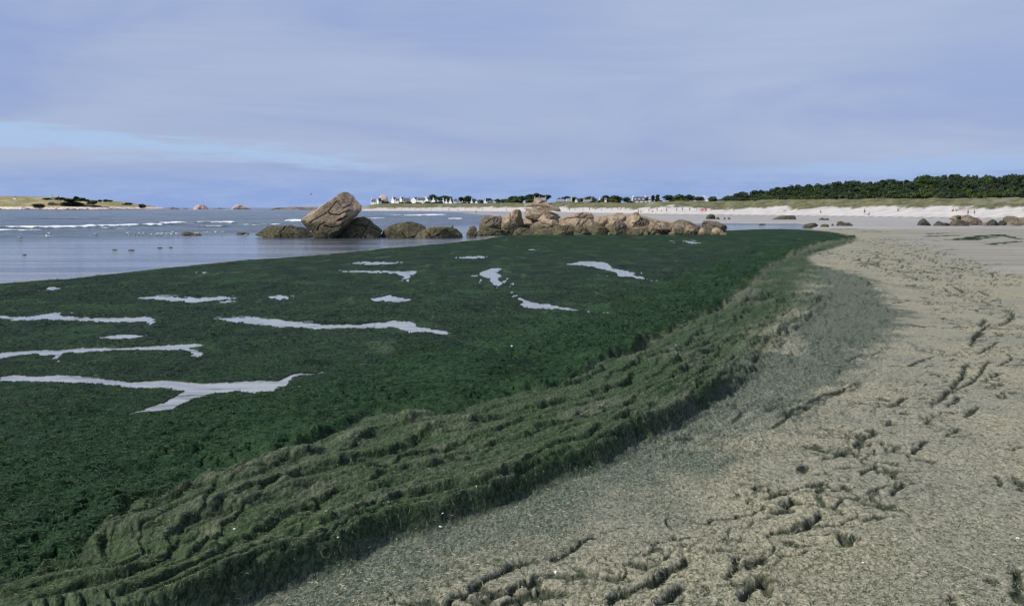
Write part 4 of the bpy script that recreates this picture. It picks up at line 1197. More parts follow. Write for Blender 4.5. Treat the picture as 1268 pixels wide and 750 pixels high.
rock([(-40, 660), (-30, 600), (0, 560), (40, 540), (90, 560), (140, 600), (100, 670)], RC, 95.5, 'small olive stone at the left foot of the rock pile', weed=2, dark=.2, group=GL)
rock([(150, 560), (165, 500), (190, 430), (235, 350), (330, 332), (420, 345), (500, 328), (522, 370), (515, 420), (500, 560)], RC, 104, 'square brown slab with a flat top at the left end of the rock pile', weed=1.2, dark=.55, boxy=.5, depth=.6, sink=.8, group=GL)
rock([(250, 560), (262, 500), (300, 440), (340, 428), (440, 436), (485, 480), (480, 560)], RC, 101, 'dark low block resting against the square brown slab', weed=1.2, dark=.7, boxy=.55, group=GL)
rock([(430, 560), (450, 470), (500, 420), (550, 350), (620, 300), (660, 255), (700, 240), (760, 233), (840, 240), (880, 330), (905, 400), (860, 560)], RC, 106, 'pinkish tilted rock left of the topmost slab', weed=.9, rough=.09, cell=.75, cut_=.06, sink=1.2, group=GL)
rock([(480, 600), (540, 490), (620, 432), (700, 428), (780, 465), (806, 530), (780, 600), (600, 640)], RC, 101, 'green-coated boulder with a dark hollow beneath it', weed=1.4, dark=.3, group=GL)
rock([(-20, 690), (60, 610), (160, 552), (300, 530), (450, 550), (600, 575), (700, 615), (760, 660), (500, 690)], RC, 99, 'flat mustard-green slab along the left foot of the rock pile', weed=3, dark=0, rough=.12, depth=.3, sink=.3, group=GL)
rock([(640, 640), (720, 560), (820, 520), (930, 530), (1010, 590), (1030, 650), (800, 680)], RC, 99.5, 'low greenish rock below the hollow one', weed=2, dark=.2, rough=.1, depth=.4, group=GL)
# heart of the pile
rock([(470, 420), (480, 345), (500, 300), (560, 290), (640, 280), (720, 300), (800, 340), (830, 440), (830, 500), (470, 500)], A5, 108, 'broad tan mass carrying the topmost slabs', weed=.9, boxy=.6, depth=.55, sink=1, group=GL)
rock([(470, 262), (478, 232), (500, 221), (560, 219), (650, 228), (740, 236), (795, 262), (811, 295), (800, 328), (750, 312), (690, 282), (620, 272), (550, 262), (505, 275), (485, 318)], A5, 106.5, 'topmost slab of the pile, a wide tan rock overhanging on the left', weed=-2, boxy=.5, depth=.55, rough=.06, cut_=.045, cell=.9, sink=0, group=GL, cr=[[(500, 250), (560, 240), (640, 250), (720, 262), (800, 290)]])
rock([(490, 335), (508, 290), (560, 274), (640, 278), (700, 288), (745, 315), (770, 345), (740, 370), (620, 375), (520, 365)], A5, 105.8, 'tan block directly under the topmost slab', weed=-2, boxy=.5, depth=.5, rough=.06, sink=0, group=GL)
rock([(600, 368), (640, 330), (700, 315), (770, 335), (790, 380), (740, 410), (640, 405)], A5, 104.8, 'grey-tan wedge in front of the block under the topmost slab', weed=-2, boxy=.55, depth=.5, sink=0, group=GL)
rock([(120, 168), (130, 145), (200, 132), (260, 138), (330, 150), (345, 166), (250, 172)], RD, 108, 'thin flat stone lying on top of the topmost slab', weed=-2, boxy=.6, sink=0.1, rough=.08, group=GL)
rock([(-20, 150), (10, 100), (30, 72), (70, 70), (100, 90), (130, 82), (160, 95), (185, 120), (180, 160)], RD, 111, 'pale knobbly stone behind the topmost slab, at the very summit', weed=-2, boxy=.6, rough=.14, sink=0.5, group=GL)
rock([(340, 450), (370, 410), (425, 368), (520, 350), (620, 322), (690, 300), (760, 283), (820, 283), (900, 298), (945, 340), (950, 390), (900, 440), (600, 470)], RD, 106, 'long tan whaleback with slanting cracks right of the topmost slab', weed=-.5, depth=.5, rough=.06, cut_=.075, cell=.62, boxy=.65, sink=.8, group=GL, cr=[[(480, 398), (520, 376), (600, 366), (690, 360), (740, 322), (778, 290)], [(690, 360), (760, 385), (860, 394), (930, 380), (955, 350)], [(790, 378), (805, 348), (845, 322)]])
rock([(-60, 560), (-40, 440), (50, 400), (200, 385), (330, 400), (400, 440), (460, 520), (420, 600)], RD, 103.5, 'wide tan rock under the topmost slabs, weedy at its foot', weed=1.15, depth=.5, rough=.08, sink=.8, group=GL)
rock([(330, 580), (380, 460), (470, 410), (600, 385), (760, 385), (900, 400), (1000, 400), (1080, 440), (1100, 580)], RD, 103.5, 'long ochre ledge below the whaleback', weed=1.0, depth=.4, rough=.09, sink=.8, group=GL)
rock([(-40, 640), (-10, 520), (20, 470), (70, 520), (120, 500), (200, 490), (260, 520), (290, 640)], RD, 101, 'weed-covered boulder with a dark cleft at the foot of the pile', weed=2, dark=.2, rough=.12, cut_=.09, group=GL)
rock([(240, 640), (270, 540), (340, 500), (440, 500), (530, 490), (620, 500), (680, 560), (700, 640)], RD, 100.8, 'shaggy green rock at the foot of the ochre ledge', weed=2, rough=.14, cell=.6, group=GL)
rock([(600, 640), (640, 540), (720, 510), (800, 520), (870, 560), (880, 640)], RD, 100.4, 'small shaggy green rock left of the round grey-green boulder', weed=2, rough=.14, cell=.6, group=GL)
rock([(850, 640), (852, 540), (900, 475), (960, 448), (1020, 446), (1085, 475), (1140, 530), (1150, 640)], RD, 101, 'round grey-green boulder in the middle of the front row', weed=1.7, dark=.4, rough=.07, group=GL)
# right half
rock([(-20, 470), (-10, 380), (30, 350), (90, 340), (160, 365), (165, 440), (130, 500)], RE, 105, 'small split tan rock between whaleback and the humped ridge', weed=.6, rough=.1, sink=.8, group=GL)
rock([(120, 500), (190, 400), (255, 320), (320, 285), (395, 290), (440, 335), (450, 400), (400, 500)], RE, 105, 'humped tan rock with a dark notch on its right', weed=.4, rough=.08, sink=.8, group=GL)
rock([(505, 335), (530, 292), (560, 278), (610, 274), (648, 288), (662, 325), (640, 350), (560, 360)], RE, 107, 'brown cap stone perched on the right part of the pile', weed=-2, dark=.4, boxy=.6, sink=.6, group=GL)
rock([(360, 540), (390, 400), (450, 330), (560, 325), (660, 345), (740, 370), (810, 398), (828, 440), (790, 510), (680, 540)], RE, 104, 'broad tan rock with an undercut right side below the cap stone', weed=.8, rough=.07, depth=.55, cut_=.06, group=GL)
rock([(60, 640), (100, 560), (140, 470), (220, 420), (330, 410), (440, 450), (520, 560), (530, 640)], RE, 101.5, 'speckled tan and green rock in the front row below the humped one', weed=1.1, rough=.13, cell=.6, group=GL)
rock([(430, 630), (470, 560), (560, 520), (680, 520), (780, 545), (830, 600), (820, 640)], RE, 100.8, 'low crumbly rock under the undercut one', weed=1.0, rough=.14, cell=.5, depth=.5, group=GL)
rock([(780, 620), (800, 490), (850, 420), (900, 408), (970, 418), (1040, 435), (1120, 475), (1160, 540), (1120, 610)], RE, 102, 'ochre rock with a rusty ridge near the right end of the pile', weed=.5, rough=.12, cell=.7, group=GL)
rock([(-60, 40), (-55, 10), (-20, -20)], RF, 100, 'x') if False else None
rock([(110, 560), (150, 480), (200, 425), (260, 402), (330, 402), (410, 418), (480, 445), (540, 480), (600, 505), (600, 570), (400, 600), (180, 600)], RF, 103, 'dark-capped striped rock right of the ochre one', weed=.55, dark=.5, rough=.09, cut_=.07, group=GL)
rock([(130, 600), (165, 500), (230, 455), (300, 455), (340, 500), (320, 600)], RF, 101, 'small paired pale stones in front of the dark-capped rock', weed=.6, rough=.09, group=GL)
rock([(340, 600), (370, 500), (430, 478), (500, 510), (540, 560), (520, 605)], RF, 100.6, 'rounded buff stone in front of the dark-capped rock', weed=.5, rough=.08, group=GL)
rock([(590, 560), (615, 470), (650, 418), (720, 414), (840, 428), (930, 458), (990, 490), (1020, 530), (950, 570), (800, 585), (680, 585)], RF, 102.5, 'last rock of the pile on the right, dark and banded', weed=.15, dark=.75, rough=.08, cut_=.07, group=GL)
rock([(540, 600), (580, 545), (640, 520), (690, 550), (700, 600)], RF, 100.4, 'small buff stone before the last banded rock', weed=.4, group=GL)
rock([(740, 600), (780, 545), (850, 520), (920, 520), (950, 570), (930, 600)], RF, 100.4, 'small ochre stone at the right foot of the last banded rock', weed=.3, group=GL)

rock([(668, 291), (674, 276), (690, 271), (712, 270), (730, 270.6), (742, 269), (758, 267), (776, 266), (795, 267), (808, 270.5), (824, 274), (840, 275.5), (850, 280), (866, 279), (884, 281), (893, 285), (880, 291)], None, 108.5, 'long low jagged tan ridge running behind the right half of the pile', weed=.9, rough=.12, depth=5.5, boxy=.6, group=GL)
rock([(618, 291), (632, 284), (648, 282.5), (664, 284), (680, 281.5), (700, 282), (722, 280.5), (744, 282), (766, 279.5), (786, 282), (806, 279), (824, 282), (846, 281), (862, 283.5), (880, 282.5), (900, 285), (908, 291)], None, 102.6, 'low uneven ledge of rock joining the boulders along the foot of the pile', weed=1.0, rough=.16, depth=1.6, boxy=.7, sink=.3, group=GL)
rs_ = random.Random(3)
SPOT = ['square brown slab', 'hollow green boulder', 'weedy boulder with the dark cleft', 'shaggy green rock', 'round grey-green boulder', 'speckled front rock', 'undercut rock', 'low crumbly rock', 'ochre rusty-ridged rock', 'dark-capped striped rock', 'paired pale stones', 'last banded rock']
for k, (x_, nm_) in enumerate(zip([622, 645, 668, 700, 716, 756, 788, 800, 815, 832, 862, 896], SPOT)):
    w_ = rs_.uniform(7, 13); h_ = rs_.uniform(2.2, 4.4); yb_ = 290.3 + rs_.uniform(-.3, .6)
    rock([(x_ - w_ / 2, yb_), (x_ - w_ * .36, yb_ - h_ * .7), (x_ - w_ * .05, yb_ - h_), (x_ + w_ * .3, yb_ - h_ * .75), (x_ + w_ / 2, yb_)], None, Dat(yb_), ['small low weedy stone', 'small buff stone'][k % 2] + ' at the foot of the ' + nm_,
         weed=[2, .3][k % 2], dark=.1, rough=.12, sink=.3, group=GL)

# dark rocks on the flats behind and the loose group on the right
GF = 'dark rocks scattered on the tidal flats'
rock([(672, 392), (690, 350), (705, 325), (740, 310), (800, 318), (822, 345), (840, 392)], RF, Dat(271.3), 'steep black rock standing on the flats behind the right end of the pile', weed=.8, dark=1, name='rock', group=GF)
rock([(820, 394), (850, 352), (880, 362), (905, 394)], RF, Dat(271.6) + 1, 'small black rock leaning on the steep black one', weed=.8, dark=1, group=GF)
rock([(944, 392), (958, 362), (975, 362), (990, 392)], RF, Dat(271.6), 'tiny black pointed stone right of the steep black rock', weed=.8, dark=1, group=GF)
rock([(1000, 392), (1025, 368), (1045, 362), (1085, 394)], RF, Dat(271.5), 'low black stone, last of the row beside the steep black rock', weed=.8, dark=1, group=GF)
rock([(108, 143), (180, 133), (232, 110), (290, 102), (400, 99), (413, 143), (300, 147)], RH, Dat(271.8), 'long flat-topped dark rock alone on the wet sand', weed=.6, dark=.8, boxy=.5, group=GF)
rock([(632, 150), (648, 130), (660, 120), (680, 136), (705, 138), (735, 126), (768, 152)], RH, Dat(272.5), 'two-humped black rock on the wet sand', weed=.8, dark=1, group=GF)
rock([(436, 224), (500, 196), (560, 181), (640, 181), (655, 200), (560, 215)], RH, Dat(281), 'low dark rock at the pool edge behind the algae tip', weed=1, dark=.9, group=GF)
rock([(640, 222), (660, 198), (700, 190), (740, 200), (755, 222)], RH, Dat(281), 'low grey-green stone next to the pool rock', weed=1, dark=.5, group=GF)
rock([(764, 210), (775, 190), (790, 185), (800, 210)], RH, Dat(279.6), 'tiny black stone between the grey-green stone and the humped dark rock', weed=1, dark=1, group=GF)
rock([(822, 210), (845, 166), (880, 162), (912, 180), (950, 178), (980, 171), (1008, 200), (960, 212)], RH, Dat(279.6), 'humped dark rock with two tops on the sand behind the algae tip', weed=1.2, dark=1, group=GF)
rock([(-5, 197), (20, 188), (60, 189), (80, 196)], RH, Dat(278.2), 'black flat stone lying in the shallow blue pool', weed=1, dark=1, sink=.1, group=GF)
GR = 'loose rocks on the right of the beach'
rock([(134, 212), (160, 178), (185, 148), (215, 131), (250, 150), (275, 175), (312, 212)], RG, Dat(279.4), 'grey dome-shaped boulder, leftmost big one on the right of the beach', weed=-1, dark=1, group=GR)
rock([(300, 212), (345, 182), (372, 157), (410, 180), (450, 178), (492, 192), (488, 212)], RG, Dat(279.5), 'low cracked grey stones right of the dome-shaped boulder', weed=-1, dark=1, rough=.12, group=GR)
rock([(505, 132), (545, 110), (580, 97), (640, 104), (690, 96), (740, 118), (790, 130), (840, 160), (855, 212), (700, 212), (580, 160)], RG, Dat(279.0) + 3, 'big tan rock behind the long smooth grey one', weed=-1, dark=.45, rough=.09, sink=.9, group=GR)
rock([(492, 212), (510, 170), (532, 148), (620, 148), (690, 175), (750, 212)], RG, Dat(279.6), 'long smooth grey boulder in front of the big tan rock', weed=-1, dark=.8, group=GR)
rock([(560, 138), (545, 112), (570, 100), (600, 106), (606, 138)], RG, Dat(279.3) + 1.5, 'black knob on the left end of the big tan rock', weed=-1, dark=1, sink=.1, group=GR)
rock([(815, 212), (840, 180), (880, 165), (905, 200), (900, 212)], RG, Dat(279.4), 'small speckled stone right of the big tan rock', weed=-1, dark=.3, group=GR)
rock([(875, 210), (895, 155), (935, 137), (985, 155), (1014, 190), (1010, 212)], RG, Dat(279.2), 'round grey boulder, second from the right edge group', weed=-1, dark=1, group=GR)
rock([(1005, 212), (1012, 162), (1042, 144), (1092, 160), (1100, 212)], RG, Dat(279.2) + 1, 'dark grey boulder between the round one and the right-edge rocks', weed=-1, dark=1, group=GR)
rock([(1060, 190), (1066, 125), (1110, 103), (1190, 104), (1240, 130), (1260, 190)], RG, Dat(279) + 2.5, 'wide grey-buff rock at the right edge, upper one', weed=-1, dark=.6, sink=1, group=GR)
rock([(1085, 214), (1110, 175), (1180, 160), (1240, 170), (1268, 214)], RG, Dat(279.4), 'low buff rock at the right edge, in front', weed=-1, dark=.5, group=GR)
rock([(1225, 214), (1240, 125), (1300, 118), (1380, 135), (1440, 214)], RG, Dat(279.2) + 1, 'dark rock cut by the right edge of the view', weed=-1, dark=.6, group=GR)
# weedy stones awash on the left
GA = 'weedy stones awash in the shallows'
AW = (200, 220, 5.764)
rock([(120, 408), (145, 388), (185, 386), (225, 396), (285, 400), (280, 410)], AW, (EYE - SEA) * FPX / (290.6 - HOR), 'dark weedy stone awash among the gulls', weed=2, dark=1, sink=.15, depth=.3, group=GA)
rock([(495, 403), (530, 392), (590, 392), (640, 400), (600, 407)], AW, (EYE - SEA) * FPX / (289.9 - HOR), 'flat weedy stone awash just left of the low dark rock', weed=2, dark=1, sink=.15, depth=.3, group=GA)
for k, (x, y, w_, s_l) in enumerate([(142, 309.5, 11, 'left'), (162, 310, 14, 'middle'), (198, 307, 9, 'right'), (211, 306.5, 8, 'far right'), (30, 315.5, 9, 'nearest')]):
    D_ = (EYE - SEA) * FPX / (y - HOR)
    rock([(x - w_ / 2, y), (x - w_ / 4, y - .9), (x + w_ / 5, y - 1.0), (x + w_ / 2, y)], None, D_, ['thin dark weed-covered stone in the calm swash, leftmost of the upper three', 'longer dark weed-covered stone in the calm swash, second from left', 'short dark weed-covered stone in the calm swash below the gulls', 'short dark weed-covered stone in the calm swash, rightmost', 'brown weed-covered stone nearest to the left edge in calm water'][k],
         weed=2, dark=.9, sink=.08, depth=.3, group=GA)

# ------------------------------------------------------------------ island on the left, islets, spit
def isle(name, prof, D, thick, label, cat, material, seed, zs=2.0, n=160, kind=None, foot=None):
    """prof: (px, py) skyline; built as a real hump with depth"""
    p = np.array(prof, float)
    xs = np.linspace(p[0, 0], p[-1, 0], n)
    top = np.interp(xs, p[:, 0], p[:, 1])
    ztop = EYE - (top - HOR) * D / FPX
    X = (xs - CX) / FPX * D
    m = 26
    tv = np.linspace(-1, 1, m)
    v = []
    for j, t_ in enumerate(tv):
        sh = (1 - abs(t_) ** 2.2)
        base = SEA - 1.0
        zz_ = base + (ztop - base) * sh ** 0.7
        yv = D + t_ * thick + fbm(X * 0.02, np.full(n, j * 0.4), seed, 3) * thick * 0.12
        zz_ = zz_ + fbm(X * 0.06, yv * 0.06, seed + 1, 4) * (ztop + 1) * 0.10 * (sh ** 0.5)
        v.append(np.stack([X, yv, zz_], 1))
    v = np.vstack(v); ids = np.arange(m * n).reshape(m, n)
    f = np.stack([ids[:-1, :-1], ids[:-1, 1:], ids[1:, 1:], ids[1:, :-1]], -1).reshape(-1, 4)
    o = mesh_np(name, v, f, material)
    tag(o, label, cat, kind=kind)
    return o

def island_material():
    m, t, b = mat('island turf and granite shore')
    p = pos(t); z = t.node('ShaderNodeSeparateXYZ'); t.l.new(p, z.inputs[0])
    n = t.noise(p, 0.035, 6, 0.65); n2 = t.noise(p, 0.15, 5, 0.7)
    turf = t.mix(t.ramp(n, 0.38, 0.6), (0.200, 0.185, 0.085), (0.335, 0.275, 0.160))
    turf = t.mix(t.ramp(n2, 0.55, 0.7, 0, 0.7), turf, (0.085, 0.10, 0.04))
    rk = t.mix(t.ramp(n2, 0.38, 0.55), (0.25, 0.20, 0.165), (0.68, 0.58, 0.50))
    zz_ = t.math('ADD', z.outputs[2], t.math('MULTIPLY', t.math('SUBTRACT', n2, 0.5), 5.0))
    c = t.mix(t.ramp(zz_, 2.6, 3.8), rk, turf)
    c = t.mix(t.ramp(zz_, 0.4, -0.2), c, (0.06, 0.055, 0.045))
    t.put(b.inputs['Base Color'], c); b.inputs['Roughness'].default_value = 0.9
    b.inputs['Specular IOR Level'].default_value = 0.1
    t.l.new(t.bump(n2, 0.8, 2.0), b.inputs['Normal'])
    return m
M_isle = island_material()
M_pinkrock = simple('pink granite', (0.42, 0.33, 0.29), 0.9, 0.45, 0.25, 0.8)
M_darkrock = simple('dark granite reef', (0.16, 0.14, 0.14), 0.9, 0.4, 0.25, 0.8)
isle('island', [(-260, 252), (-120, 247), (-40, 244.5), (0, 244), (14, 243.2), (40, 243.8), (62, 244.2), (85, 245.5), (110, 247.5), (130, 248.6), (150, 250), (163, 252.2), (173, 254.5), (179, 257), (186, 258.6), (194, 259.4)],
     1500, 120, 'long low grassy island with a pale rocky shore at the left edge', 'island', M_isle, 301, kind='structure', n=300)
def skerry(pts, D, label, m_, name='islet', group='rocky islets on the horizon', depth=0.8):
    o = rock(pts, None, D, label, rough=.22, weed=-3, cell=.5, cut_=.07, sink=1.5, depth=depth, name=name, group=group)
    o.data.materials.clear(); o.data.materials.append(m_)
    o['category'] = 'islet'
    return o
skerry([(204, 259), (207, 257), (212, 256.4), (219, 257.6), (222, 259)], 1500, 'small dark reef, leftmost on the horizon right of the island', M_darkrock)
skerry([(223, 259), (226, 257.6), (229, 257.2), (233, 259)], 1520, 'tiny pale reef between the dark reef and the pink islet', M_darkrock)
skerry([(237, 259.2), (240, 256), (243, 253.6), (247, 252.8), (251, 253.4), (254, 255.8), (257, 259.2)], 1500, 'pink domed islet with white rocks on the horizon', M_pinkrock)
skerry([(285, 259.2), (289, 255.5), (292, 254.0), (295, 252.8), (298, 254.2), (302, 255.8), (307, 257.2), (311, 259.2)], 1500, 'pale pink pointed islet on the horizon, left of the low spit', M_pinkrock)
skerry([(258, 259.4), (266, 257.8), (275, 257.9), (284, 259.4)], 1600, 'thin dark reef between the two pink islets', M_darkrock, depth=.2)
skerry([(300, 260), (312, 257.4), (330, 256.8), (345, 257), (350, 255.4), (354, 255.4), (358, 256.8), (372, 256.2), (392, 256.0), (420, 255.6), (445, 255.2), (470, 255), (480, 259.8), (400, 260.4)], 1250, 'long low rocky spit on the horizon left of the leaning boulder', simple('dark pinkish shore rock', (0.24, 0.20, 0.19), 0.9, 0.5, 0.08, 0.6), name='spit', group=None, depth=.12)

# ------------------------------------------------------------------ trees and bushes
def crown_mesh(name, seed, kind, nleaf, leaf, w, hgt, base):
    """leafy lobes: many small faces through the volume"""
    r = np.random.default_rng(seed)
    V_, F_ = [], []
    nl = {'pine': 15, 'round': 13, 'bush': 9, 'tall': 10}[kind]
    lobes = []
    for k in range(nl):
        a = r.uniform(0, 2 * np.pi)
        if kind == 'pine':
            rad = w * r.uniform(0.05, 0.42); zc = base + (hgt - base) * (0.35 + 0.55 * r.random()) * (1 - 0.35 * (rad / w) ** 1.0); s = np.array([r.uniform(.16, .27) * w, r.uniform(.16, .27) * w, (hgt - base) * r.uniform(.13, .22)])
        elif kind == 'tall':
            rad = w * r.uniform(0, 0.22); zc = base + (hgt - base) * r.uniform(0.1, 0.86); s = np.array([.28 * w, .28 * w, (hgt - base) * .18])
        else:
            rad = w * r.uniform(0.0, 0.36); zc = base + (hgt - base) * (0.25 + 0.55 * r.random() * (1 - rad / w)); s = np.array([r.uniform(.2, .3) * w, r.uniform(.2, .3) * w, (hgt - base) * r.uniform(.18, .3)])
        lobes.append((np.array([rad * np.cos(a), rad * np.sin(a), zc]), s))
    per = nleaf // nl
    for c, s in lobes:
        d = r.normal(size=(per, 3)); d /= np.linalg.norm(d, axis=1, keepdims=True)
        rr = r.uniform(0.55, 1.08, (per, 1)) ** 0.6
        p = c + d * s * rr
        p[:, 2] = np.minimum(p[:, 2], hgt)
        n = d + r.normal(size=(per, 3)) * 0.7; n /= np.linalg.norm(n, axis=1, keepdims=True)
        t1_ = np.cross(n, r.normal(size=(per, 3))); t1_ /= np.linalg.norm(t1_, axis=1, keepdims=True) + 1e-9
        t2_ = np.cross(n, t1_)
        sz = leaf * r.uniform(0.6, 1.4, (per, 1))
        q = np.stack([p - t1_ * sz - t2_ * sz * .7, p + t1_ * sz - t2_ * sz * .6, p + t1_ * sz * .8 + t2_ * sz * .7, p - t1_ * sz * .7 + t2_ * sz * .8], 1)
        V_.append(q.reshape(-1, 3))
    V_ = np.vstack(V_)
    F_ = np.arange(len(V_)).reshape(-1, 4)
    return V_, F_

def trunk_mesh(h_, r0, seed, limbs=4):
    r = random.Random(seed)
    bm = bmesh.new()
    def tube(p0, p1, ra, rb, n=7):
        d = (p1 - p0); m = d.to_track_quat('Z', 'Y').to_matrix()
        lo = [bm.verts.new(p0 + m @ Vector((ra * math.cos(t * 2 * math.pi / n), ra * math.sin(t * 2 * math.pi / n), 0))) for t in range(n)]
        hi = [bm.verts.new(p1 + m @ Vector((rb * math.cos(t * 2 * math.pi / n), rb * math.sin(t * 2 * math.pi / n), 0))) for t in range(n)]
        for t in range(n): bm.faces.new((lo[t], lo[(t + 1) % n], hi[(t + 1) % n], hi[t]))
    mid = Vector((r.uniform(-.1, .1) * h_, r.uniform(-.1, .1) * h_, h_ * .5)); top = Vector((mid.x * 1.4, mid.y * 1.4, h_ * .9))
    tube(Vector((0, 0, -0.8)), mid, r0, r0 * .7); tube(mid, top, r0 * .7, r0 * .3)
    for k in range(limbs):
        a = r.uniform(0, 6.28); s = mid.lerp(top, r.uniform(0.0, .8))
        tube(s, s + Vector((math.cos(a) * h_ * .28, math.sin(a) * h_ * .28, h_ * .16)), r0 * .4, r0 * .12, 5)
    me = bpy.data.meshes.new('trunk'); bm.to_mesh(me); bm.free(); me.materials.append(M_bark)
    return me

protos = {}
def proto(kind, var, material, nleaf, leaf):
    key = (kind, var, material.name)
    if key in protos: return protos[key]
    w, hg, bs = {'pine': (9.0, 10.0, 3.2), 'round': (8.0, 8.0, 1.2), 'bush': (6.0, 3.2, 0.0), 'tall': (3.5, 7.5, 0.4)}[kind]
    v, f = crown_mesh('crown', 500 + var * 7 + len(kind), kind, nleaf, leaf, w, hg, bs)
    me = bpy.data.meshes.new('crown')
    me.vertices.add(len(v)); me.vertices.foreach_set('co', v.astype(np.float32).ravel())
    me.loops.add(f.size); me.loops.foreach_set('vertex_index', f.astype(np.int32).ravel())
    me.polygons.add(len(f)); me.polygons.foreach_set('loop_start', np.arange(0, f.size, 4, dtype=np.int32)); me.polygons.foreach_set('loop_total', np.full(len(f), 4, dtype=np.int32))
    me.update(calc_edges=True); me.materials.append(material)
    tm = trunk_mesh(hg * (0.85 if kind == 'pine' else 0.7), 0.22 if kind != 'bush' else .12, var)
    protos[key] = (me, tm, w, hg)
    return protos[key]

def tree(name, kind, var, material, x, y, z, wid, hgt, label, cat='tree', group=None, nleaf=1500, leaf=0.34):
    me, tm, w, hg = proto(kind, var, material, nleaf, leaf)
    e = empty(name, (x, y, z), random.uniform(0, 6.28)); e.scale = (wid / w, wid / w, hgt / hg)
    tag(e, label, cat, group)
    c = bpy.data.objects.new('crown', me); c.parent = e; col.objects.link(c)
    t_ = bpy.data.objects.new('trunk', tm); t_.parent = e; col.objects.link(t_)
    return e

def place(px, ybase, D):
    x, y, z = at_depth(px, ybase, D)
    return float(x), float(y), float(z)

# wood on the right: skyline traced, trees a few rows deep
sky_x = [884, 900, 920, 940, 960, 980, 1000, 1020, 1040, 1060, 1080, 1100, 1128, 1140, 1160, 1180, 1200, 1230, 1268, 1330, 1500, 1900]
sky_y = [247, 243.5, 240, 237, 234, 232, 229.5, 228, 227, 225, 226, 222.5, 223, 217, 215.5, 216.5, 217, 218, 218, 217, 214, 208]
GW = 'pines of the coastal wood on the right'
dune_y = lambda px: float(np.interp(px, upx, ydune))
Dd = lambda px: float((EYE - BZ) * FPX / (np.interp(px, upx, yfoot) - HOR))
lastx = 0
rw = random.Random(5)
# labels for the few that stand out; all others look alike
for row, (dd, frac, step) in enumerate([(1.72, 1.0, 7.5), (1.58, .86, 8.5), (1.45, .70, 8.5), (1.36, .50, 7.5), (1.30, .30, 6.5)]):
    px = 888 + row * 3
    while px < 1480:
        D_ = Dd(px) * dd * rw.uniform(.97, 1.03)
        yb = dune_y(px) + 0.35
        top = np.interp(px, sky_x, sky_y) + (rw.uniform(-2.6, 2.4) if row == 0 else rw.uniform(-1.6, 2.0))
        zb = EYE - (yb - HOR) * D_ / FPX
        zt = zb + (EYE - (top - HOR) * D_ / FPX - zb) * frac * (1 if row == 0 else rw.uniform(.85, 1.1))
        h_ = max(1.6, zt - zb + 0.3)
        kind = 'pine' if row < 3 else ('round' if row == 3 else 'bush')
        wd = (step * (1.75 if kind != 'tall' else 1.0)) * D_ / FPX * rw.uniform(.8, 1.25)
        if kind == 'pine' and h_ < 4.5: kind = 'round'
        if row in (1, 2) and rw.random() < .25: kind = rw.choice(['round', 'tall', 'tall'])
        mt = M_pine if (row < 1 or rw.random() < (.85 if row < 3 else .5)) else M_bush
        x = (px - CX) / FPX * D_
        nm = 'pine_tree' if row < 3 else 'shrub'
        lb = {0: 'dark pine standing in the back row of the wood on the skyline', 1: 'dark pine in the thick of the coastal wood', 2: 'dark pine in the middle rows of the coastal wood'}.get(row, 'low rounded shrub at the foot of the coastal wood by the dune grass')
        g_ = {0: 'pines along the skyline of the coastal wood', 1: 'pines in the thick of the coastal wood', 2: 'pines in the middle rows of the coastal wood'}.get(row, 'shrubs at the foot of the coastal wood')
        if nm == 'shrub' : lb = 'low rounded shrub at the foot of the coastal wood by the dune grass'; g_ = 'shrubs at the foot of the coastal wood'
        tree(nm, kind, rw.randrange(5), mt, x, D_, zb - .3, wd, h_, lb, 'tree' if nm == 'pine_tree' else 'shrub', g_)
        px += step * rw.uniform(.75, 1.25)

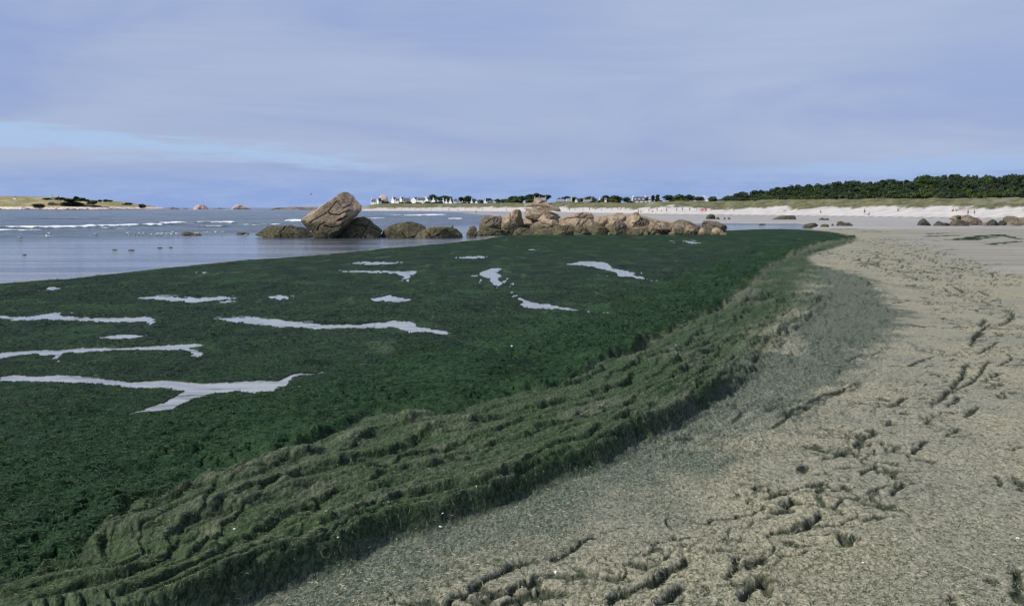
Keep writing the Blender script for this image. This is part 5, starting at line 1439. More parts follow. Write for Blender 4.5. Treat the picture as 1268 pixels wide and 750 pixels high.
# trees of the village: (x0, x1, ytop, ybase, kind, colour, label)
VT = [
    (530, 543, 241, 251, 'round', 0, 'dark round tree behind the first big white gable of the village'), (541, 558, 242.2, 250.5, 'round', 0, 'wide dark tree over three small white gables'),
    (567, 576, 243.5, 252, 'round', 0, 'left one of two merged dark trees above the twin white cottages'), (574, 584, 242.4, 252, 'round', 0, 'right one of two merged dark trees above the twin white cottages'),
    (584, 590, 246, 252, 'round', 0, 'small dark tree between two white chimneys'), (600, 610, 245.6, 252, 'pine', 0, 'small dark umbrella-shaped tree over slate roofs'),
    (612, 620, 246.2, 252.5, 'round', 0, 'little dark tree right of the last small white gable'), (620, 632, 246.5, 254, 'bush', 1, 'light green thicket left of the lone white block'),
    (630, 644, 242.6, 251, 'round', 0, 'dark tree behind the lone white block'), (640, 654, 242.6, 250, 'round', 0, 'dark tree in the long dark clump, second from its left end'), (650, 662, 240.6, 250, 'round', 0, 'dark tree left of the clump summit above the rock pile'),
    (658, 672, 239, 250, 'round', 0, 'tallest dark tree of the clump above the rock pile'), (670, 683, 241, 250, 'round', 0, 'dark tree at the right end of the clump above the rock pile'),
    (632, 650, 247, 254.5, 'bush', 1, 'bright green thicket under the dark clump, left part'), (648, 664, 246.5, 254.5, 'bush', 1, 'bright green thicket under the dark clump, right part'),
    (690, 694, 245.2, 249, 'tall', 0, 'tiny upright dark tree over the long grey roof'), (696, 706, 243.2, 250, 'pine', 0, 'dark flat-topped tree left of the pinkish house'), (704, 715, 243.6, 251, 'round', 0, 'dark tree right behind the pinkish house'),
    (715, 726, 245.4, 252.5, 'round', 0, 'dark tree between the stone gable and the low blue-grey roof'), (722, 738, 243.4, 252, 'round', 1, 'mid green tree above the low blue-grey roof'),
    (745, 756, 241.8, 250, 'round', 0, 'dark tree above the little white chimneys'), (752, 771, 242, 251.5, 'round', 0, 'large dark tree left of the big white house'), (744, 768, 245.8, 252.5, 'bush', 1, 'bright green bushes under the large dark tree'),
    (772, 781, 244, 252, 'round', 0, 'small conical dark tree just left of the big white house'), (775, 784, 248.6, 252.5, 'bush', 1, 'light shrub at the corner of the big white house'),
    (798, 805, 243.8, 250, 'round', 0, 'dark tree just right of the big white gable'), (806, 811, 242, 250, 'tall', 0, 'left one of the pair of upright trees'), (811, 817, 241.2, 250, 'tall', 0, 'right one of the pair of upright trees'),
    (820, 833, 241.4, 250, 'round', 0, 'dark tree above the small lone white gable'), (833, 850, 241, 252, 'round', 1, 'broad green tree right of the small lone white gable'), (834, 852, 246, 252.6, 'bush', 1, 'bright bush in front of the broad green tree'),
    (848, 860, 240.8, 251, 'round', 0, 'dark tree on the right of the broad green one'), (858, 872, 243.2, 250, 'round', 0, 'dark tree behind the last slate-roofed house'), (878, 889, 243.2, 251, 'round', 0, 'dark tree at the left end of the coastal wood'),
    (487, 494, 246, 251, 'bush', 0, 'dark shrub between the first houses of the village'), (492, 507, 248, 252.4, 'bush', 0, 'dark hedge left of the big pointed white gable'), (514, 530, 247.8, 252.4, 'bush', 0, 'dark hedge right of the big pointed white gable'),
    (466, 475, 247.5, 251.8, 'bush', 0, 'green bush in front of the pink rocky tor'), (560, 568, 246.8, 252.6, 'bush', 0, 'dark bush between the white gables and the twin cottages'), (592, 600, 247.4, 252.8, 'bush', 0, 'green bush right of the pointed white cottage'),
]
GV = 'trees among the village houses'
for k, (x0, x1, yt, yb, kd, cl, lb) in enumerate(VT):
    pxm = (x0 + x1) / 2
    D_ = Dd(pxm) * 1.34 + (30 if kd != 'bush' else 0)
    x, y, z = place(pxm, yb, D_)
    tree('bush' if kd == 'bush' else 'tree', kd, k % 5, M_bush if cl else M_pine, x, y, z, (x1 - x0) * 1.12 * D_ / FPX, (yb - yt) * D_ / FPX * 1.03, lb, 'bush' if kd == 'bush' else 'tree', GV, leaf=0.42)
rg_ = random.Random(9)
for k in range(46):
    pxm = rg_.choice([rg_.uniform(470, 546), rg_.uniform(486, 620), rg_.uniform(690, 745), rg_.uniform(800, 884)])
    D_ = Dd(pxm) * rg_.uniform(1.22, 1.42)
    yb = float(np.interp(pxm, [470, 560, 620, 690, 745, 800, 884], [252.4, 253.0, 253.2, 252.8, 252.2, 250.8, 250.2])) + rg_.uniform(-.5, .3)
    x, y, z = place(pxm, yb, D_)
    hp = rg_.uniform(2.2, 4.2)
    tree('garden_bush', 'bush', k % 5, M_pine if rg_.random() < .65 else M_bush, x, y, z - .3, rg_.uniform(5, 10) * D_ / FPX, hp * D_ / FPX, 'low garden bush or hedge between the white village houses', 'bush', 'garden bushes between the village houses', leaf=0.42)
# bushes on the island
for k, (x0, x1, yt, yb, lb) in enumerate([(52, 64, 245, 247.6, 'low dark bush at the foot of the island house'), (66, 84, 244.6, 248, 'dark thicket right of the island house'), (80, 100, 246, 250, 'broad green thicket in the middle of the island'), (91, 98, 243.2, 247, 'tall dark tuft on top of the island thicket'),
                                   (98, 107, 244.8, 248, 'small dark tree right of the tall tuft on the island'), (78, 101, 249.5, 253.6, 'dark scrub on the island slope above the shore'), (104, 112, 247, 250, 'dark bush on the island crest'), (110, 121, 248, 253.5, 'rounded dark bush on the island slope, right'),
                                   (121, 127, 247.4, 250, 'small bush on the island skyline'), (127, 134, 246.8, 250, 'dark bush on the island skyline with two tops'), (134, 139, 247.5, 250, 'last dark bush on the island skyline'), (152, 165, 251.2, 254, 'dark scrub near the right tip of the island'), (172, 180, 252.6, 258, 'dark bush at the cliffy right tip of the island'), (40, 56, 252.4, 256, 'low green scrub near the island shore')]):
    D_ = 1400
    x, y, z = place((x0 + x1) / 2, yb, D_)
    tree('bush', 'bush', k % 5, M_pine, x, y, z, (x1 - x0) * 1.15 * D_ / FPX, (yb - yt) * D_ / FPX, lb, 'bush', 'bushes on the island', leaf=0.5)

# ------------------------------------------------------------------ houses
def bxm(bm, x0, x1, y0, y1, z0, z1):
    vs = [bm.verts.new(v) for v in ((x0, y0, z0), (x1, y0, z0), (x1, y1, z0), (x0, y1, z0), (x0, y0, z1), (x1, y0, z1), (x1, y1, z1), (x0, y1, z1))]
    for q in ((0, 3, 2, 1), (4, 5, 6, 7), (0, 1, 5, 4), (1, 2, 6, 5), (2, 3, 7, 6), (3, 0, 4, 7)): bm.faces.new([vs[i] for i in q])
def part(name, bm, m_, parent):
    bmesh.ops.recalc_face_normals(bm, faces=bm.faces)
    me = bpy.data.meshes.new(name); bm.to_mesh(me); bm.free(); me.materials.append(m_)
    o = bpy.data.objects.new(name, me); o.parent = parent; col.objects.link(o); return o
def win_mesh():
    bm = bmesh.new(); bxm(bm, -.5, .5, -.04, .10, 0, 1.25); me = bpy.data.meshes.new('window'); bm.to_mesh(me); bm.free(); me.materials.append(M_glass); return me
WIN = win_mesh()
def fr_mesh():
    bm = bmesh.new()
    bxm(bm, -.58, -.5, -.08, .0, -.06, 1.31); bxm(bm, .5, .58, -.08, .0, -.06, 1.31); bxm(bm, -.5, .5, -.08, .0, 1.25, 1.31); bxm(bm, -.5, .5, -.09, .0, -.08, 0)
    bxm(bm, -.03, .03, -.07, -.045, 0, 1.25)
    me = bpy.data.meshes.new('frame'); bm.to_mesh(me); bm.free(); me.materials.append(M_frame); return me
FRM = fr_mesh()

def house(x0, x1, yt, yb, label, gable=False, wall=M_wall, roof=M_slate, chim='both', dormers=0, D=None, wing=0, rz=0.0, dk=1.0):
    """yt: ridge row, yb: foot row"""
    pxm = (x0 + x1) / 2
    D_ = D or Dd(pxm) * 1.30
    x, y, z = place(pxm, yb, D_)
    w = (x1 - x0) * D_ / FPX; Hh = (yb - yt) * D_ / FPX
    e = empty('house', (x, y, z), rz if rz else (-0.5 if gable else -0.12))
    tag(e, label, 'house', 'white houses of the seaside village')
    if gable: hw, hd = w / 2, max(w * 1.1, 6.0) / 1.0
    else: hw, hd = w / 2, min(max(Hh * 0.9, 4.0), 8)
    eave = Hh * (0.34 if gable else 0.48)
    bm = bmesh.new()
    if gable:                       # gable wall faces the bay
        pr = [(-hw, -2), (hw, -2), (hw, eave), (0, Hh), (-hw, eave)]
        fr_ = [bm.verts.new((a, 0, b)) for a, b in pr]; bk_ = [bm.verts.new((a, hd, b)) for a, b in pr]
    else:
        pr = [(0, -2), (hd, -2), (hd, eave), (hd / 2, Hh), (0, eave)]
        fr_ = [bm.verts.new((-hw, a, b)) for a, b in pr]; bk_ = [bm.verts.new((hw, a, b)) for a, b in pr]
    bm.faces.new(fr_); bm.faces.new(bk_[::-1])
    for k in range(5): bm.faces.new((fr_[k], bk_[k], bk_[(k + 1) % 5], fr_[(k + 1) % 5]))
    part('wall', bm, wall, e)
    bm = bmesh.new(); th = .22; ov = .25
    if gable:
        sl = (Hh - eave) / hw
        for s in (-1, 1):
            a = [(s * (hw + ov), eave - ov * sl), (0, Hh), (0, Hh + th * 1.4), (s * (hw + ov), eave - ov * sl + th * 1.4)]
            f0 = [bm.verts.new((p[0], .35, p[1] + .01)) for p in a]; f1 = [bm.verts.new((p[0], hd - .35, p[1] + .01)) for p in a]
            bm.faces.new(f0); bm.faces.new(f1[::-1])
            for k in range(4): bm.faces.new((f0[k], f1[k], f1[(k + 1) % 4], f0[(k + 1) % 4]))
    else:
        sl = (Hh - eave) / (hd / 2)
        for s in (-1, 1):
            a = [(hd / 2 + s * (hd / 2 + ov), eave - ov * sl), (hd / 2, Hh), (hd / 2, Hh + th * 1.4), (hd / 2 + s * (hd / 2 + ov), eave - ov * sl + th * 1.4)]
            f0 = [bm.verts.new((-hw + .35, p[0], p[1] + .01)) for p in a]; f1 = [bm.verts.new((hw - .35, p[0], p[1] + .01)) for p in a]
            bm.faces.new(f0); bm.faces.new(f1[::-1])
            for k in range(4): bm.faces.new((f0[k], f1[k], f1[(k + 1) % 4], f0[(k + 1) % 4]))
    rf = part('roof', bm, roof, e)
    cw = min(1.2, w * .16); ch = Hh + 1.3
    spots = []
    if gable: spots = [(0, .45)] if chim != 'none' else []
    else:
        if chim in ('both', 'left'): spots.append((-hw + cw / 2 + .02, hd / 2))
        if chim in ('both', 'right'): spots.append((hw - cw / 2 - .02, hd / 2))
    for cx_, cy_ in spots:
        bm = bmesh.new(); bxm(bm, cx_ - cw / 2, cx_ + cw / 2, cy_ - .4, cy_ + .4, Hh - 1.2, ch); bxm(bm, cx_ - cw / 2 - .08, cx_ + cw / 2 + .08, cy_ - .48, cy_ + .48, ch, ch + .18)
        part('chimney', bm, wall, rf)
    def window(wx_, wy_, wz_, s=1.0):
        o = bpy.data.objects.new('window', WIN); o.parent = e; o.location = (wx_, wy_, wz_); o.scale = (s, 1, s); col.objects.link(o)
        f_ = bpy.data.objects.new('frame', FRM); f_.parent = o; col.objects.link(f_)
    s = min(1.0, max(.45, eave / 3.2))
    if gable:
        if w > 5: window(-hw * .5, -.02, eave * .3, s); window(hw * .5, -.02, eave * .3, s)
        window(0, -.02, eave + (Hh - eave) * .18, s * .8)
    else:
        n = max(2, int(w / 3.2))
        for k in range(n):
            xx = -hw + w * (k + .5) / n
            if k == n // 2:
                bm = bmesh.new(); bxm(bm, xx - .5, xx + .5, -.05, .1, 0, min(2.1, eave * .8)); part('door', bm, M_frame, e)
            else: window(xx, -.02, eave * .35, s)
        for k in range(dormers):
            xx = -hw + w * (k + .75) / (dormers + .5)
            zb_ = eave + .15; dh = (Hh - eave) * .5; dw = .8
            bm = bmesh.new()
            pr = [(-dw, zb_ - .2), (dw, zb_ - .2), (dw, zb_ + dh * .6), (0, zb_ + dh * 1.15), (-dw, zb_ + dh * .6)]
            f0 = [bm.verts.new((xx + a, .35, b)) for a, b in pr]; f1 = [bm.verts.new((xx + a, hd / 2, b)) for a, b in pr]
            bm.faces.new(f0); bm.faces.new(f1[::-1])
            for q in range(5): bm.faces.new((f0[q], f1[q], f1[(q + 1) % 5], f0[(q + 1) % 5]))
            part('dormer', bm, wall, e)
    return e

house(459, 466, 246.8, 251.8, 'first house of the village on the left, low with slate roof and white chimney', chim='left')
house(466.5, 469, 245.6, 250.2, 'narrow white gable pressed against the pink rocky tor', gable=True, chim='none')
house(484, 488.5, 244.6, 249.4, 'small white gable just right of the pink rocky tor', gable=True)
house(481, 486.5, 251, 252.8, 'low white outbuilding below the first small gables', chim='none')
house(489, 496, 246, 250, 'dark slate roof between the small gable and the tiny pointed one', chim='right')
house(494.5, 498, 244.6, 247.8, 'tiny pointed white gable high among the slate roofs', gable=True)
house(499, 507, 245.6, 250, 'grey slate-roofed house left of the big pointed white gable', wall=M_stone, chim='both')
house(508, 516, 244.6, 250.2, 'big pointed white gable, largest at the left of the village', gable=True, chim='none')
house(516, 527, 245.2, 249.4, 'long dark roof right of the big pointed white gable', chim='right', wall=M_wall)
house(526.5, 530, 244.6, 248, 'small white gable at the end of the long dark roof', gable=True)
house(534, 539, 246.6, 250, 'white gable half hidden in dark trees', gable=True)
house(541, 547, 249.4, 252.8, 'low cottage with white front wall at the beach edge', chim='left')
house(547, 550.5, 246.8, 252.8, 'narrow tall white gable, left of a close pair', gable=True)
house(550.5, 554.5, 248.4, 252.6, 'squat white gable, right of a close pair', gable=True)
house(555, 560, 247.6, 253.2, 'white gable with a chimney under the wide dark tree', gable=True)
house(561.5, 566, 247.6, 250.6, 'small white house back among the trees', chim='none')
house(567.5, 572.5, 250.6, 254.6, 'left one of the twin low cottages with brownish roofs', roof=M_slatel, chim='right')
house(573, 578.5, 250.6, 254.4, 'right one of the twin low cottages with brownish roofs', roof=M_slatel, chim='none')
house(582.5, 585.5, 247.4, 252.8, 'thin white gable with tall chimney right of the twin cottages', gable=True)
house(587, 592.4, 248.8, 254, 'pointed white cottage gable standing forward near the beach', gable=True, chim='none')
house(599, 602.6, 247.8, 252.8, 'white gable joined to a long dark slate roof', gable=True)
house(602.6, 611, 249.6, 252.8, 'long dark slate roof running between two small gables', chim='none')
house(611, 614.6, 249.4, 253, 'last small white gable before the green thicket', gable=True, chim='none')
house(629.8, 632.4, 246, 249.6, 'lone white block in the green thicket', chim='none', D=900)
house(636, 639, 246, 247.6, 'tiny white house above the green thicket under dark trees', chim='none', D=880)
house(661, 668, 245.4, 252, 'stone-grey house with white gable right behind the summit of the rock pile', wall=M_stone, roof=M_slatel)
house(669, 676, 245.2, 251, 'second stone-grey house behind the summit of the rock pile', wall=M_stone, roof=M_slatel, chim='right')
house(687, 699, 247, 252.5, 'long low house with weathered grey roof right of the rock summit', wall=M_stone, roof=M_slatel, chim='none')
house(701, 708, 246.2, 253, 'house with pinkish stone front and one white gable', wall=M_cream, roof=M_slatel, chim='right')
house(711, 715.5, 246.4, 251.6, 'pale stone gable standing alone by dark trees', gable=True, wall=M_cream, chim='none')
house(722, 733, 247.8, 252.2, 'low house with blue-grey slate roof near the dune', roof=M_slatel, wall=M_stone, chim='both')
house(741, 744.4, 246.2, 250.4, 'small white gable with chimney left of the bright bushes', gable=True)
house(738, 741, 249.6, 251.4, 'tiny white shed below the small chimneyed gable', chim='none')
house(748.6, 751, 245.4, 247.6, 'tiny white chimney-ended house between dark tree crowns', chim='none')
house(783, 800, 244.2, 252, 'big white house with dark roof, three dormers and white gables, most prominent of the village', dormers=3, D=760)
house(803.5, 806, 245, 248.4, 'little white house end right of the dark tree beside the big white house', chim='none')
house(821, 823.6, 246, 248.4, 'tiny white house left of the small lone white gable', chim='none')
house(826.5, 830, 246.6, 250.6, 'small lone white gable above the dune grass', gable=True, chim='none', D=640)
house(829.5, 834, 246.4, 250, 'low cream house attached to the small lone white gable', wall=M_cream, chim='right', D=650)
house(861, 873, 244.6, 250, 'last big slate-roofed house left of the coastal wood', dormers=1, D=650, wall=M_wall)
house(873.6, 877, 246, 249.4, 'small white gable right of the last big slate-roofed house', gable=True, D=640)
house(883, 885.4, 245.6, 248.6, 'tiny white house in front of the wood, left one', chim='none', D=630)
house(886, 888.6, 246.6, 249, 'tiny white house in front of the wood, right one', chim='none', D=630)
# island house
D_ = 1400; hx, hy, hz = place(67.5, 246, D_)
e = house(63, 72, 242.2, 246, 'single grey stone house on the crest of the island', wall=M_stone, roof=M_slatel, D=D_, chim='left')
e['group'] = 'buildings on the island'
e = house(16.5, 19.5, 243.2, 245.2, 'tiny white hut on the island crest at far left', D=D_ - 20, chim='none'); e['group'] = 'buildings on the island'
o = rock([(466.5, 251), (468, 246), (470, 242.4), (472.5, 241), (475, 240.6), (477.5, 241.6), (479.5, 245), (481, 251)], None, Dd(474) * 1.36, 'steep pink granite tor rising among the first village houses', weed=-9, rough=.14, cell=.5, cut_=.09, sink=1.5, name='rocky_tor')
o.data.materials.clear(); o.data.materials.append(M_pinkrock)
print('land done')

# ------------------------------------------------------------------ people on the far beach
def skinned(name, verts, edges, radii, m_):
    me = bpy.data.meshes.new(name); me.from_pydata(verts, edges, [])
    o = bpy.data.objects.new(name, me); col.objects.link(o)
    md = o.modifiers.new('skin', 'SKIN')
    for k, r in enumerate(radii): me.skin_vertices[0].data[k].radius = (r, r)
    me.skin_vertices[0].data[0].use_root = True
    sub = o.modifiers.new('sub', 'SUBSURF'); sub.levels = 1
    dg = bpy.context.evaluated_depsgraph_get()
    out = bpy.data.meshes.new_from_object(o.evaluated_get(dg))
    out.name = name; out.materials.clear(); out.materials.append(m_)
    out.polygons.foreach_set('use_smooth', np.ones(len(out.polygons), dtype=bool))
    bpy.data.objects.remove(o)
    return out
M_skin = simple('tanned skin', (0.42, 0.25, 0.17), 0.6, 0.1, 4)
M_hair = simple('brown hair', (0.05, 0.03, 0.02), 0.7, 0.2, 8)
def cloth(name, c): return simple(name, c, 0.85, 0.1, 8)
CLOTH = {'red': cloth('red cloth', (0.55, 0.04, 0.04)), 'navy': cloth('navy cloth', (0.02, 0.03, 0.09)), 'black': cloth('black cloth', (0.015, 0.015, 0.018)),
         'white': cloth('white cloth', (0.75, 0.75, 0.73)), 'blue': cloth('blue cloth', (0.05, 0.16, 0.45)), 'green': cloth('dark green cloth', (0.03, 0.10, 0.05)),
         'pink': cloth('pink cloth', (0.68, 0.36, 0.38)), 'rose': cloth('rose red cloth', (0.55, 0.14, 0.16)), 'orange': cloth('orange cloth', (0.6, 0.2, 0.05))}
def pose(kind):
    if kind == 'sit':
        J = [(0, 0, .16), (0, .10, .38), (0, .14, .56), (0, .12, .64), (0, .10, .76), (-.19, .14, .52), (-.25, -.02, .34), (-.16, -.22, .30), (.19, .14, .52), (.25, -.02, .34), (.16, -.22, .30),
             (-.10, -.04, .14), (-.13, -.36, .42), (-.13, -.58, .05), (-.13, -.72, .04), (.10, -.04, .14), (.13, -.36, .42), (.13, -.58, .05), (.13, -.72, .04)]
    else:
        st = .0 if kind == 'stand' else .24
        J = [(0, 0, .95), (0, 0, 1.18), (0, 0, 1.40), (0, 0, 1.50), (0, -.01, 1.64), (-.19, 0, 1.38), (-.26, st * .5, 1.10), (-.27, st * .2 - .06, .85), (.19, 0, 1.38), (.26, -st * .5, 1.10), (.27, -st - .04, .87),
             (-.09, 0, .90), (-.10, -st * .8, .50), (-.10, -st * .9 + .02, .08), (-.10, -st - .12, .04), (.09, 0, .90), (.10, st * .6, .50), (.10, st * 1.3 + .02, .10), (.10, st * 1.2 - .08, .04)]
    E = [(0, 1), (1, 2), (2, 3), (3, 4), (2, 5), (5, 6), (6, 7), (2, 8), (8, 9), (9, 10), (0, 11), (11, 12), (12, 13), (13, 14), (0, 15), (15, 16), (16, 17), (17, 18)]
    R = [.14, .12, .13, .055, .10, .06, .042, .03, .06, .042, .03, .09, .06, .042, .03, .09, .06, .042, .03]
    return J, E, R
BODY = {}
for kd in ('stand', 'walk', 'sit'):
    J, E, R = pose(kd)
    body = skinned('body', J, E, R, M_skin)
    top = skinned('shirt', [J[0], J[1], J[2], J[5], J[8]], [(0, 1), (1, 2), (2, 3), (2, 4)], [.155, .14, .15, .075, .075], M_skin)
    legs = skinned('shorts', [J[0], J[11], tuple(np.array(J[11]) * .5 + np.array(J[12]) * .5), J[15], tuple(np.array(J[15]) * .5 + np.array(J[16]) * .5)], [(0, 1), (1, 2), (0, 3), (3, 4)], [.16, .11, .09, .11, .09], M_skin)
    bm = bmesh.new(); bmesh.ops.create_uvsphere(bm, u_segments=10, v_segments=7, radius=.115)
    for v in bm.verts: v.co = Vector((v.co.x, v.co.y * 1.05 + .02, v.co.z * .9 + .035)) + Vector(J[4])
    hair = bpy.data.meshes.new('hair'); bm.to_mesh(hair); bm.free(); hair.materials.append(M_hair)
    BODY[kd] = (body, top, legs, hair)
def far_spot(px, py):
    """where the sight line through a pixel meets the far sheet"""
    dx, dy, dz = ray(px, py)
    ys = np.linspace(140, 1500, 6000)
    g_ = ground_h(float(dx) / float(dy) * ys, ys)
    line = EYE + float(dz) / float(dy) * ys
    k = np.argmax(g_ >= line) if (g_ >= line).any() else 3000
    return float(dx) / float(dy) * ys[k], ys[k], g_[k]
def person(px, py, kd, shirt, shorts, label, rz=None, s=1.0):
    x, y, z = far_spot(px, py)
    e = empty('person', (x, y, z - .01), rz if rz is not None else random.uniform(-1.5, 1.5)); e.scale = (s, s, s)
    tag(e, label, 'person', 'people on the far white beach')
    for nm, me, c in zip(('body', 'shirt', 'shorts', 'hair'), BODY[kd], (None, shirt, shorts, None)):
        if nm != 'body' and nm != 'hair' and c is None: continue
        o = bpy.data.objects.new(nm, me); o.parent = e; col.objects.link(o)
        if c:
            o.material_slots[0].link = 'OBJECT'; o.material_slots[0].material = CLOTH[c]
PEOPLE = [
    (1198.5, 267.2, 'stand', 'navy', 'navy', 'left one of two dark standing people on white sand above the big tan rock'),
    (1206.5, 267.2, 'stand', 'black', 'navy', 'right one of two dark standing people on white sand above the big tan rock'),
    (1070.5, 265.6, 'stand', 'navy', 'black', 'lone dark standing person on white sand above the humped dark rock'),
    (908.5, 261.6, 'walk', 'blue', 'navy', 'lone person walking on white sand left of the flat-topped dark rock'),
    (825.5, 263.0, 'walk', 'black', 'navy', 'darkest walking person right of the two upright figures behind the pile'),
    (838, 262.2, 'stand', 'pink', 'navy', 'person in a pink top on the sand above the dark-capped rock'),
    (845, 261.4, 'stand', 'white', 'green', 'person in a white top above the dark-capped rock'),
    (854, 261.8, 'stand', 'blue', 'black', 'person in a blue top left of the pink windbreak'),
    (790.4, 264.2, 'stand', 'green', 'black', 'person in green, left one of two upright figures seen over the cap stone'),
    (793.6, 264.6, 'stand', 'black', 'green', 'taller dark person, right one of two upright figures seen over the cap stone'),
    (803.5, 262.6, 'walk', 'red', 'black', 'person in a red top beside the two upright figures'),
    (808, 262.4, 'sit', 'navy', 'navy', 'person sitting in navy on the sand right of the red-topped walker'),
    (813.5, 261.6, 'stand', 'orange', 'navy', 'person in an orange top below the pair of upright trees'),
    (819, 262.0, 'sit', 'white', 'red', 'person sitting in red shorts below the pair of upright trees'),
    (1016, 263.4, 'sit', 'black', 'black', 'person sitting in black near the dark bundle on the white sand'),
    (1076, 266.2, 'sit', 'blue', 'blue', 'person sitting in blue beside the lone standing one'),
    (757.5, 260.4, 'stand', 'green', 'black', 'person in green above the humped tan rock'),
    (765, 260.2, 'stand', 'red', 'navy', 'person in a red top above the humped tan rock, left of a pair'),
    (769, 260.4, 'stand', 'navy', 'red', 'person in navy top and red shorts, right of two above the humped rock'),
    (774.5, 260.2, 'walk', 'red', 'black', 'walking person in red below the big white house'),
    (780, 260.4, 'stand', 'white', 'navy', 'person in white below the left corner of the big white house'),
    (722, 261.3, 'stand', 'red', 'white', 'person in red above the right end of the whaleback'),
    (730, 261.0, 'walk', 'navy', 'navy', 'person in navy above the whaleback, walking'),
    (737, 260.9, 'stand', 'pink', 'black', 'person in pink just right of the whaleback'),
    (745, 260.6, 'sit', 'red', 'red', 'person sitting in red right of the whaleback'),
    (712, 261.4, 'stand', 'white', 'blue', 'person in white and blue above the middle of the whaleback'),
    (705, 261.4, 'walk', 'black', 'black', 'person in black just right of the topmost slab'),
    (627.5, 261.6, 'stand', 'black', 'navy', 'dark standing person at the water left of the topmost slab'),
    (597.5, 260.4, 'walk', 'red', 'navy', 'person in red by the water below the pointed cottage'),
    (589.5, 265.0, 'walk', 'white', 'navy', 'person in white wading in the shallows left of the square brown slab'),
    (576, 261.0, 'stand', 'navy', 'red', 'person in navy below the twin cottages, at the water'),
    (567, 261.2, 'stand', 'red', 'black', 'person in red at the water left of the twin cottages'),
    (556, 261.2, 'walk', 'black', 'black', 'person in black at the water below the white gables'),
    (548, 261.0, 'stand', 'blue', 'navy', 'person in blue at the water below the narrow tall gable'),
    (507, 259.6, 'stand', 'navy', 'navy', 'dark person on the beach below the big pointed white gable'),
    (521, 260.6, 'walk', 'red', 'navy', 'person in red at the water right of the big pointed gable'),
    (497, 260.6, 'stand', 'black', 'blue', 'person in black and blue at the water above the brownish hump'),
    (534, 260.8, 'stand', 'green', 'navy', 'person in green at the water below the half-hidden gable'),
    (514, 260.7, 'stand', 'white', 'black', 'person in white and black between two bathers at the water'),
    (881, 259.6, 'sit', 'red', 'red', 'person sitting in red, first right of the windbreak'),
    (888, 259.2, 'sit', 'red', 'navy', 'person sitting in red and navy, second right of the windbreak'),
    (897, 258.8, 'sit', 'orange', 'red', 'person sitting in orange at the dune foot, last right of the windbreak'),
    (862.5, 260.0, 'sit', 'pink', 'white', 'person sitting in pink just left of the windbreak'),
    (1232, 259.9, 'sit', 'navy', 'black', 'dark person lying low on white sand near the right edge') if False else (1180, 261.6, 'sit', 'black', 'black', 'person sitting in black, left one of a small group high on the white sand'),
    (1184, 261.4, 'sit', 'navy', 'black', 'person sitting in navy, right one of a small group high on the white sand'),
    (1112, 261.2, 'sit', 'black', 'navy', 'person sitting alone in black above the dome-shaped boulder'),
]
for a in PEOPLE: person(*a[:5], a[5])

# pink striped windbreak
x, y, z = far_spot(871, 261.6)
e = empty('windbreak', (x, y, z)); tag(e, 'pink and red striped windbreak on the sand among sunbathers', 'windbreak')
wbw = 9 * y / FPX / 4
for k in range(4):
    bm = bmesh.new(); bxm(bm, (k - 2) * wbw, (k - 1) * wbw - .02, -.015 + .1 * (k % 2), .015 + .1 * (k % 2), .1, 1.05)
    part('panel', bm, CLOTH['pink' if k % 2 == 0 else 'rose'], e)
for k in range(5):
    bm = bmesh.new(); bxm(bm, (k - 2) * wbw - .03, (k - 2) * wbw + .0, .13, .18, -.1, 1.5); part('pole', bm, M_bark, e)

# ------------------------------------------------------------------ gulls
M_gull = simple('white feathers', (0.82, 0.82, 0.80), 0.7, 0.05, 8)
M_gwing = simple('grey wing feathers', (0.30, 0.31, 0.33), 0.7, 0.1, 8)
M_beak = simple('yellow beak', (0.6, 0.38, 0.04), 0.5, 0.1, 8)
g_body = skinned('body', [(0, 0, .20), (0, .17, .22), (0, .30, .24), (0, -.13, .24), (0, -.19, .33), (0, -.22, .39)], [(0, 1), (1, 2), (0, 3), (3, 4), (4, 5)], [.10, .075, .02, .085, .05, .055], M_gull)
g_wing = skinned('wing', [(0, -.08, .26), (0, .12, .25), (0, .36, .23)], [(0, 1), (1, 2)], [.045, .045, .012], M_gwing)
def mk(fn, name, m_):
    bm = bmesh.new(); fn(bm); me = bpy.data.meshes.new(name); bm.to_mesh(me); bm.free(); me.materials.append(m_); return me
g_beak = mk(lambda b: bxm(b, -.012, .012, -.33, -.25, .37, .395), 'beak', M_beak)
g_leg = mk(lambda b: (bxm(b, -.008, .008, -.008, .008, 0, .14), bxm(b, -.03, .03, -.05, .01, -.005, .006)), 'leg', M_beak)
def gull(px, py, label, s=1.25, standing=True, group='gulls at the water edge', rz=None):
    Dg = (EYE - SEA) * FPX / (py - HOR)
    x, y, z = (px - CX) / FPX * Dg, Dg, SEA
    e = empty('gull', (x, y, z - (0 if standing else .14 * s)), rz if rz is not None else random.uniform(0, 6.28)); e.scale = (s, s, s)
    tag(e, label, 'bird', group)
    o = bpy.data.objects.new('body', g_body); o.parent = e; col.objects.link(o)
    for sx in (-1, 1):
        o = bpy.data.objects.new('wing', g_wing); o.parent = e; o.location = (sx * .075, 0, 0); col.objects.link(o)
    o = bpy.data.objects.new('beak', g_beak); o.parent = e; col.objects.link(o)
    if standing:
        for sx in (-.04, .04):
            o = bpy.data.objects.new('leg', g_leg); o.parent = e; o.location = (sx, 0, 0); col.objects.link(o)
LG = 'one of the white gulls scattered along the shallow water left of the dark rocks'
GULLS = [(25.5, 296.6, 'white gull nearest the left edge, alone on the water'), (60, 294.8, 'white gull on the water between the far-left one and the main flock'), (61, 291.4, 'white gull just beyond the second from the left'),
         (120, 292.2, 'lone white gull halfway to the flock')]
for a in GULLS: gull(a[0], a[1], a[2], s=0.85)
